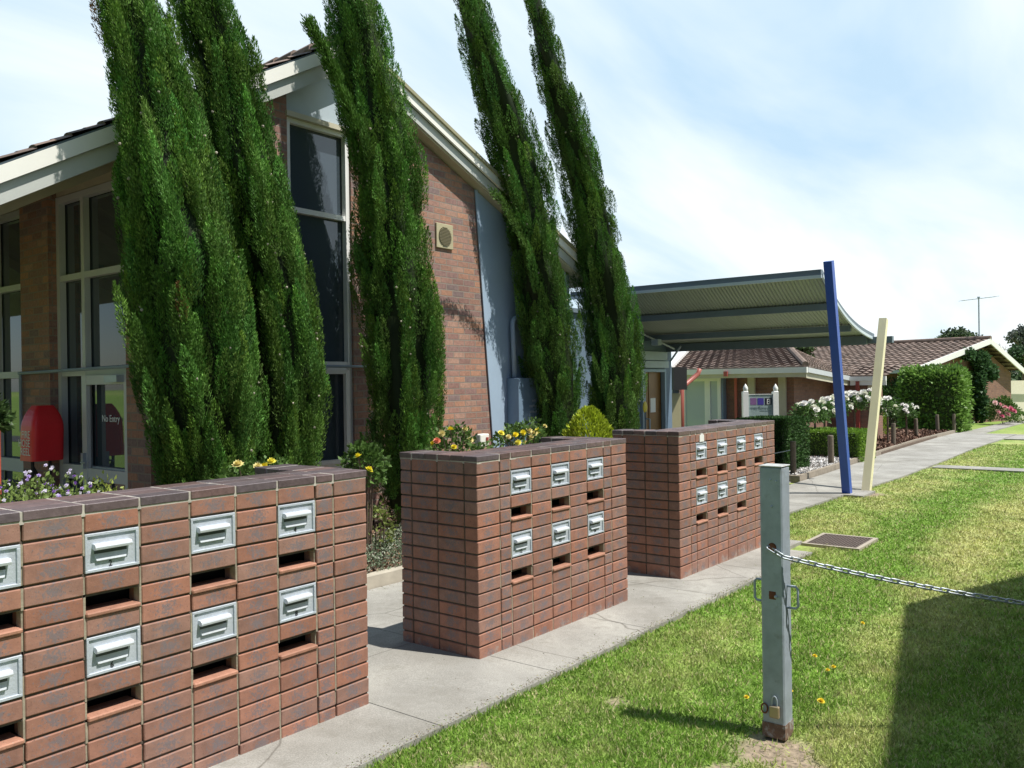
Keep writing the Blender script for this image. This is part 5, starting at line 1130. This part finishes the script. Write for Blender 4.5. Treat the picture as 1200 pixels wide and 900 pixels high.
mb = MB(); mb.tube([loc(on_gable(1153, 497), .35), loc(on_gable(1150, 440), .38)], [.06, .03], 7); obj('stem', mb, BARK, root)
c_ = dep(1176, 483, 39.5); root = shrub('rose_bush', 'pink flowering rose bush at the foot of the far gable wall', 'rose bush', (c_[0], c_[1], .1), (.62, .62, .62), 2200, .1, (.11, .19, .05), wr=.6)
flowers(root, [dep(u, v, 38.8) for u, v in ((1166, 472), (1172, 474), (1178, 478), (1184, 479), (1170, 483), (1181, 486), (1188, 482), (1174, 488))], .13, [(.75, .22, .35), (.8, .4, .45), (.85, .6, .6)])
c_ = dep(1194, 490, 41); shrub('low_shrub', 'low green plant at the right edge before the beige fence', 'shrub', (c_[0], c_[1], -.3), (.6, .5, .3), 700, .1, (.12, .22, .05))
c_ = dep(1029, 470, 30); root = thing('golden_conifer', 'narrow yellow-green conifer partly hidden behind the cream pole', 'shrub', (c_[0], c_[1], gz(c_[0])))
n = 1600; z_ = rng.random(n); th = rng.uniform(0, 6.28, n); rr_ = .32*(1-z_)**.6; P = np.stack([c_[0]+rr_*np.cos(th), c_[1]+rr_*np.sin(th), gz(c_[0])+z_*1.65], 1); D = unit(np.stack([np.cos(th)*.5, np.sin(th)*.5, np.ones(n)], 1)); quads_obj('foliage', leaves(P, D, rng.uniform(.07, .12, n), .45), np.array([.30, .42, .05])*rng.uniform(.7, 1.2, (n, 1)), LEAF, root)
# background trees
def bgtree(name, label, u, v, d_, rx, rz, n, col, leaf):
    c_ = dep(u, v, d_); root = thing(name, label, 'tree', (c_[0], c_[1], gz(c_[0])), 'trees beyond the far house')
    mb = MB(); mb.tube([(c_[0], c_[1], -1), (c_[0], c_[1], c_[2]-rz*.3)], [.3, .2], 8)
    for k_ in range(6): a_ = rng.normal(size=3); mb.tube([(c_[0], c_[1], c_[2]-rz*.6), (c_[0]+a_[0]*rx*.5, c_[1]+a_[1]*rx*.5, c_[2]+abs(a_[2])*rz*.4)], [.12, .03], 6)
    obj('trunk', mb, BARK, root)
    PP = []; 
    for k_ in range(12):
        o_ = unit(rng.normal(size=(1, 3)))[0]*np.array([rx, rx, rz])*.62; P, D = shell(n//12, c_+o_, (rx*.42, rx*.42, rz*.45), inner=.2); PP.append(P)
    P = np.concatenate(PP); D = unit(rng.normal(size=P.shape)); quads_obj('crown', leaves(P, D, rng.uniform(leaf*.6, leaf*1.4, len(P)), .7), np.array(col)*rng.uniform(.5, 1.4, (len(P), 1)), LEAF, root)
bgtree('gum_tree', 'dark tree crown showing above the far ridge, left of the antenna', 1122, 399, 62, 1.5, .9, 2600, (.07, .11, .05), .22)
bgtree('gum_tree', 'grey-green tree at the right edge beyond the far house', 1205, 402, 70, 1.7, 1.5, 2600, (.12, .14, .12), .25)
bgtree('gum_tree', 'low dark tree peeping over the right barge of the far house', 1202, 418, 60, 1.2, 1.0, 1800, (.05, .10, .04), .2)
bgtree('gum_tree', 'small dark tree tip just above the roof of the brick unit', 930, 412, 45, 1.2, .75, 1500, (.07, .12, .04), .2)
c_ = dep(1183, 425, 66); root = thing('bare_tree', 'leafless pale-branched tree between antenna and right edge', 'tree', (c_[0], c_[1], gz(c_[0])))
mb = MB()
def twig(p, d_, L_, r_, dep_):
    q_ = p+d_*L_; mb.tube([p, q_], [r_, r_*.6], 5)
    if dep_:
        for k_ in range(4): twig(q_, (d_+Vector(rng.normal(size=3)*.45)).normalized(), L_*.68, r_*.55, dep_-1)
twig(Vector((c_[0], c_[1], -.8)), Vector((0, 0, 1)), 2.0, .14, 4); obj('branches', mb, plain('pale_bark', (.34, .30, .28), .9, .2), root)
# hedge line closing the horizon at right, beyond the lawn
# ------------------------------------------------------------------ drain grate
dg_ = thing('drain_grate', 'rusty rectangular drain grate set in a concrete collar in the lawn', 'drain', (5.85, -.5, gz(5.85)))
g0 = [gnd(941, 634), gnd(963, 624.5), gnd(1026, 631), gnd(1001, 640)]
zc_ = gz(5.9)
mb = MB(); 
def ring(mb, x0, x1, y0, y1, w_, z0, z1): mb.box(x0-w_, x1+w_, y0-w_, y0, z0, z1); mb.box(x0-w_, x1+w_, y1, y1+w_, z0, z1); mb.box(x0-w_, x0, y0, y1, z0, z1); mb.box(x1, x1+w_, y0, y1, z0, z1)
ring(mb, 5.40, 6.08, -.84, -.30, .045, zc_-.2, zc_+.0); obj('collar', mb, plain('collar_concrete', (.36, .32, .26), .9, .15, 8, .5, 80), dg_)
mb = MB()
for k_ in range(17): y_ = -.83+k_*.0325; mb.box(5.405, 6.075, y_, y_+.012, zc_-.04, zc_-.0)
for k_ in range(5): x_ = 5.405+k_*.165; mb.box(x_, x_+.01, -.838, -.302, zc_-.035, zc_-.005)
obj('grating', mb, plain('rusty_steel', (.11, .085, .075), .85, .3, 20), dg_)
mb = MB(); mb.box(5.4005, 6.0795, -.8395, -.3005, zc_-.19, zc_-.15); obj('pit_floor', mb, DARKIN, dg_)

# ------------------------------------------------------------------ steel post and chain
PX, PY, PW, PH = .055, -1.945, .115, 1.345
sp0 = thing('steel_bollard', 'weathered galvanised square steel post with lifting handles and a padlock, in the lawn', 'bollard', (PX, PY, gz(0)))
mb = MB(); z0 = gz(0)-.03; h_ = PW/2
mb.cbox(PX-h_, PX+h_, PY-h_, PY+h_, z0, PH+.005, .007)
obj('post', mb, GALV, sp0)
mb = MB(); ring(mb, PX-h_-.0005, PX+h_+.0005, PY-h_-.0005, PY+h_+.0005, .0018, z0, z0+.075); obj('rusty_foot', mb, plain('foot_rust', (.16, .10, .07), .9, .4, 18, .5, 90, dirt=((.30, .31, .30), 22, .5)), sp0)
mb = MB(); mb.cbox(PX-h_-.003, PX+h_+.003, PY-h_-.003, PY+h_+.003, PH+.0055, PH+.012, .002); obj('cap', mb, plain('cap_steel', (.45, .47, .46), .5, .2, 20, dirt=((.22, .13, .08), 18, .55)), sp0)
def handle(x, y, dx, dy, zc):
    mb = MB(); s_ = .055; H_ = .055
    mb.tube([(x, y, zc-H_), (x+dx*s_*.8, y+dy*s_*.8, zc-H_), (x+dx*s_, y+dy*s_, zc-H_+.012), (x+dx*s_, y+dy*s_, zc+H_-.012), (x+dx*s_*.8, y+dy*s_*.8, zc+H_), (x, y, zc+H_)], .0065, 8); obj('handle', mb, GALV, sp0, smooth=True)
handle(PX+.0, PY+h_, 0, 1, .705); handle(PX+.0, PY-h_, 0, -1, .69)
mb = MB(); zz_ = .945; xf = PX-h_
mb.ball((xf-.001, PY-.005, zz_), .022, 12, 8, sc=(.35, 1, 1)); mb.ball((xf-.001, PY-.002, .70), .016, 10, 8, sc=(.3, 1.2, 1)); mb.box(xf-.0012, xf-.0002, PY-.02, PY+.015, .68, .72)
obj('rust_spots', mb, RUST, sp0)
mb = MB(); mb.ball((xf, PY+.0, 1.285), .006, 8, 6); mb.ball((xf, PY-.03, 1.28), .006, 8, 6); mb.ball((xf, PY-.005, 1.15), .007, 8, 6); mb.ball((xf-.001, PY-.02, .695), .009, 8, 6); obj('bolt', mb, STEELL, sp0)
mb = MB(); 
n_ = 16; L_ = [(xf-.012, PY-.01+.013*math.cos(t_), .165+.028*math.sin(t_)) for t_ in np.linspace(0, math.pi, 9)]; mb.tube([(xf-.012, PY+.003, .14)]+L_+[(xf-.012, PY-.023, .14)], .0035, 8); pl_ = obj('padlock_shackle', mb, STEELL, sp0)
mb = MB(); mb.cbox(xf-.024, xf-.002, PY-.035, PY+.015, .085, .145, .004); obj('padlock', mb, plain('brass', (.42, .34, .22), .4, .1, metal=.5), sp0)
mb = MB(); rr_ = [(xf-.006+.0*t_, PY+.045+.016*math.cos(t_), .12+.024*math.sin(t_)) for t_ in np.linspace(0, 2*math.pi, 17)]; mb.tube(rr_, .004, 6, cap=False); obj('ring', mb, RUST, sp0)
# chain
ch = thing('chain', 'galvanised link chain sagging from the steel post towards the right edge', 'chain', (xf, PY, .9))
e0_ = Vector((xf-.014, PY-.008, .935)); e1_ = Vector((1.62, -3.95, .48)); 
# first run leaves the west face and passes round the south side of the post
path_ = []
A_ = [e0_, Vector((xf-.018, PY-h_-.012, .905))]
span0 = A_[1]; span1 = e1_
M_ = 400; 
for t_ in np.linspace(0, 1, 30): path_.append(A_[0].lerp(A_[1], t_))
for t_ in np.linspace(0, 1, M_)[1:]: p = span0.lerp(span1, t_); p.z -= .058*4*t_*(1-t_); path_.append(p)
path_ = np.array([tuple(p) for p in path_]); seg = np.r_[0, np.cumsum(np.linalg.norm(np.diff(path_, axis=0), axis=1))]
mb = MB(); ll, lw, lr = .0265, .0115, .0048; s_ = .0; i = 0
while s_ < seg[-1]:
    c_ = Vector([np.interp(s_, seg, path_[:, k_]) for k_ in range(3)]); c2_ = Vector([np.interp(min(s_+.02, seg[-1]), seg, path_[:, k_]) for k_ in range(3)]); c1_ = Vector([np.interp(max(s_-.02, 0), seg, path_[:, k_]) for k_ in range(3)])
    t_ = (c2_-c1_).normalized(); sd_ = t_.cross(Vector((0, 0, 1))).normalized(); up_ = sd_.cross(t_)
    a_ = (up_ if i % 2 else sd_); a_ = (a_*math.cos(.5)+(sd_ if i % 2 else up_)*math.sin(.5)*(1 if i % 2 else -1))
    pts_ = [c_+t_*(math.copysign(ll-lw, math.cos(w_)) + lw*math.cos(w_))+a_*lw*math.sin(w_) for w_ in np.linspace(.01, 2*math.pi+.01, 15)]
    mb.tube(pts_, lr, 7, cap=False); s_ += (ll-lr)*2; i += 1
obj('links', mb, plain('galvanised_link', (.36, .40, .43), .45, .15, 20, metal=.6), ch, smooth=True)
mb = MB(); mb.cbox(1.60, 1.68, -4.02, -3.94, -.05, 1.0, .005); single('steel_bollard', mb, GALV, 'plain galvanised post out of frame that holds the other chain end', 'bollard')

# ------------------------------------------------------------------ building behind the viewer at right whose corner shades the lawn
Hs = 4.5; sh_ = lambda p: (p[0]+.15*Hs, p[1]-.53*Hs)
k0 = sh_(gnd(1065, 705)[:2]); ka = gnd(1035, 900)[:2]-gnd(1065, 705)[:2]; kb = gnd(1200, 672)[:2]-gnd(1065, 705)[:2]
ka = ka/np.linalg.norm(ka); kb = kb/np.linalg.norm(kb)
pA = (k0[0]+ka[0]*7.5, k0[1]+ka[1]*7.5); pB = (k0[0]+kb[0]*9, k0[1]+kb[1]*9); pC = (pB[0]-3, pB[1]-9); pD = (pA[0]+1, pA[1]-9)
ob = thing('brick_shed', 'brick building beside the viewer whose shadow corner falls on the lawn', 'building', (4, -8, 0))
def inset(p, c=(2.5, -9), k=.96): return (c[0]+(p[0]-c[0])*k, c[1]+(p[1]-c[1])*k)
mb = MB(); q = [inset(p) for p in (pD, pC, pB, k0, pA)]; nq = len(q)
for i in range(nq): a_, b_ = q[i], q[(i+1) % nq]; mb.quad((a_[0], a_[1], -.3), (b_[0], b_[1], -.3), (b_[0], b_[1], 4.35), (a_[0], a_[1], 4.35))
obj('wall', mb, WALLB, ob)
mb = MB(); q = [pD, pC, pB, k0, pA]; mb.poly([(p[0], p[1], 4.35) for p in q][::-1]); mb.poly([(p[0], p[1], 4.5) for p in q])
for i in range(nq): a_, b_ = q[i], q[(i+1) % nq]; mb.quad((a_[0], a_[1], 4.35), (b_[0], b_[1], 4.35), (b_[0], b_[1], 4.5), (a_[0], a_[1], 4.5))
obj('roof', mb, STEELG, ob)

# ------------------------------------------------------------------ little yellow lawn flowers
fpos = [(962, 827, 'largest yellow lawn flower right of the steel post foot'), (1011, 734, 'yellow lawn flower alone below the chain'), (977, 786, 'orange-yellow lawn flower, upper of the loose trio right of the post'), (970, 790, 'small yellow lawn flower left in the trio right of the post'), (955, 773, 'tiny yellow lawn flower highest in the trio near the post handle'), (927, 815, 'yellow lawn flower close against the right side of the post'), (875, 822, 'tiny yellow lawn flower just left of the post foot')]
for u, v, lb in fpos:
    g_ = gnd(u, v); V = []; Cc = []; rr_ = .017 if u != 962 else .024
    root = thing('lawn_flower', lb, 'flower', (g_[0], g_[1], gz(g_[0])-.02), 'small yellow flowers in the lawn')
    blossom(V, Cc, (g_[0], g_[1], gz(g_[0])+.022), rr_, (.85, .68, .05), 10, np.array([-.3, -.2, .6])); quads_obj('petals', np.array(V), np.array(Cc), PETAL, root)
    mb = MB(); mb.ball((g_[0], g_[1], gz(g_[0])+.026), rr_*.3, 8, 6, (.5, .25, .02)); mb.tube([(g_[0], g_[1], gz(g_[0])-.03), (g_[0], g_[1], gz(g_[0])+.022)], .0015, 5, (.1, .2, .03)); obj('flower_centre', mb, LEAF, root)

# ------------------------------------------------------------------ asphalt and trees added out of view to darken the left wall (seen only in the panes)
mb = MB(); mb.hexa([(-60, -60, -.3), (-7.2, -60, -.3), (-7.2, 60, -.3), (-60, 60, -.3), (-60, -60, .075), (-7.2, -60, .075), (-7.2, 60, .075), (-60, 60, .075)]); struct('added_asphalt', mb, plain('asphalt', (.055, .055, .058), .9, .2, 20, .5, 80))  # asphalt added out of view to cut light bouncing onto the wall
def unseen_tree(label, c, r, n):  # tree added out of view to keep skylight off the left wall
    c = np.array(c); root = thing('added_tree', label, 'tree', (c[0], c[1], 0), 'added unseen trees left of the hall')
    mb = MB(); mb.tube([(c[0], c[1], -.1), (c[0]+.1, c[1], 1.2), (c[0], c[1], c[2])], [.18, .15, .08], 9)
    for k_ in range(7): a_ = rng.normal(size=3); mb.tube([(c[0]+.05, c[1], c[2]*.55), (c[0]+a_[0]*r*.5, c[1]+a_[1]*r*.5, c[2]+abs(a_[2])*r*.4)], [.07, .02], 6)
    obj('trunk', mb, BARK, root); PP = []
    for k_ in range(16):
        o_ = unit(rng.normal(size=(1, 3)))[0]*r*.62; P, D = shell(n//16, c+o_, (r*.45,)*3, inner=.2); PP.append(P)
    P = np.concatenate(PP); quads_obj('crown', leaves(P, unit(rng.normal(size=P.shape)), rng.uniform(.12, .24, len(P)), .7), np.array([.06, .11, .03])*rng.uniform(.6, 1.4, (len(P), 1)), LEAF, root)
unseen_tree('shade tree on the lawn left of the hall windows, nearer the path', (-6.0, 5.6, 3.3), 2.3, 9000)
unseen_tree('added unseen tree further back along the left side of the hall', (-6.6, 10.5, 3.6), 2.6, 9000)
# soil, clippings and leaf litter gathered along the path edges
n = 4500; x_ = rng.uniform(-3, 7, n); side = rng.random(n)
y_ = np.where(side < .72, -.55+np.abs(rng.normal(size=n))*.035, np.where(side < .9, 2.02-np.abs(rng.normal(size=n))*.05, rng.uniform(-.5, 2, n)))
ok = ~((x_ > 5.45) & (y_ < .66)); x_, y_ = x_[ok], y_[ok]; n = len(x_)
P = np.stack([x_, y_, .006-.012*x_+.002+rng.random(n)*.003], 1); D = rng.normal(size=(n, 3)); D[:, 2] *= .06
quads_obj('leaf_litter', leaves(P, unit(D), rng.uniform(.004, .014, n), .45), np.array([(.24, .19, .12), (.16, .12, .08), (.33, .31, .16), (.2, .26, .08)])[rng.integers(0, 4, n)], MULCHM, kind='stuff')

# wooded skyline far beyond the houses
n = 60000; t_ = rng.random(n); ang = rad(20)+t_*rad(118); dd = 115+18*rng.random(n)
x_ = np.sin(ang)*dd; y_ = np.cos(ang)*dd; top_ = 2.2+3.4*vnoise(ang*60, ang*0, 1, 41)+1.2*vnoise(ang*240, ang*0, 1, 42)
P = np.stack([x_, y_, -1.2+rng.random(n)*top_], 1); quads_obj('far_woodland', leaves(P, unit(rng.normal(size=P.shape)), rng.uniform(.5, 1.1, n), .8), np.array([.06, .10, .045])*rng.uniform(.6, 1.4, (n, 1)), LEAF, kind='stuff')
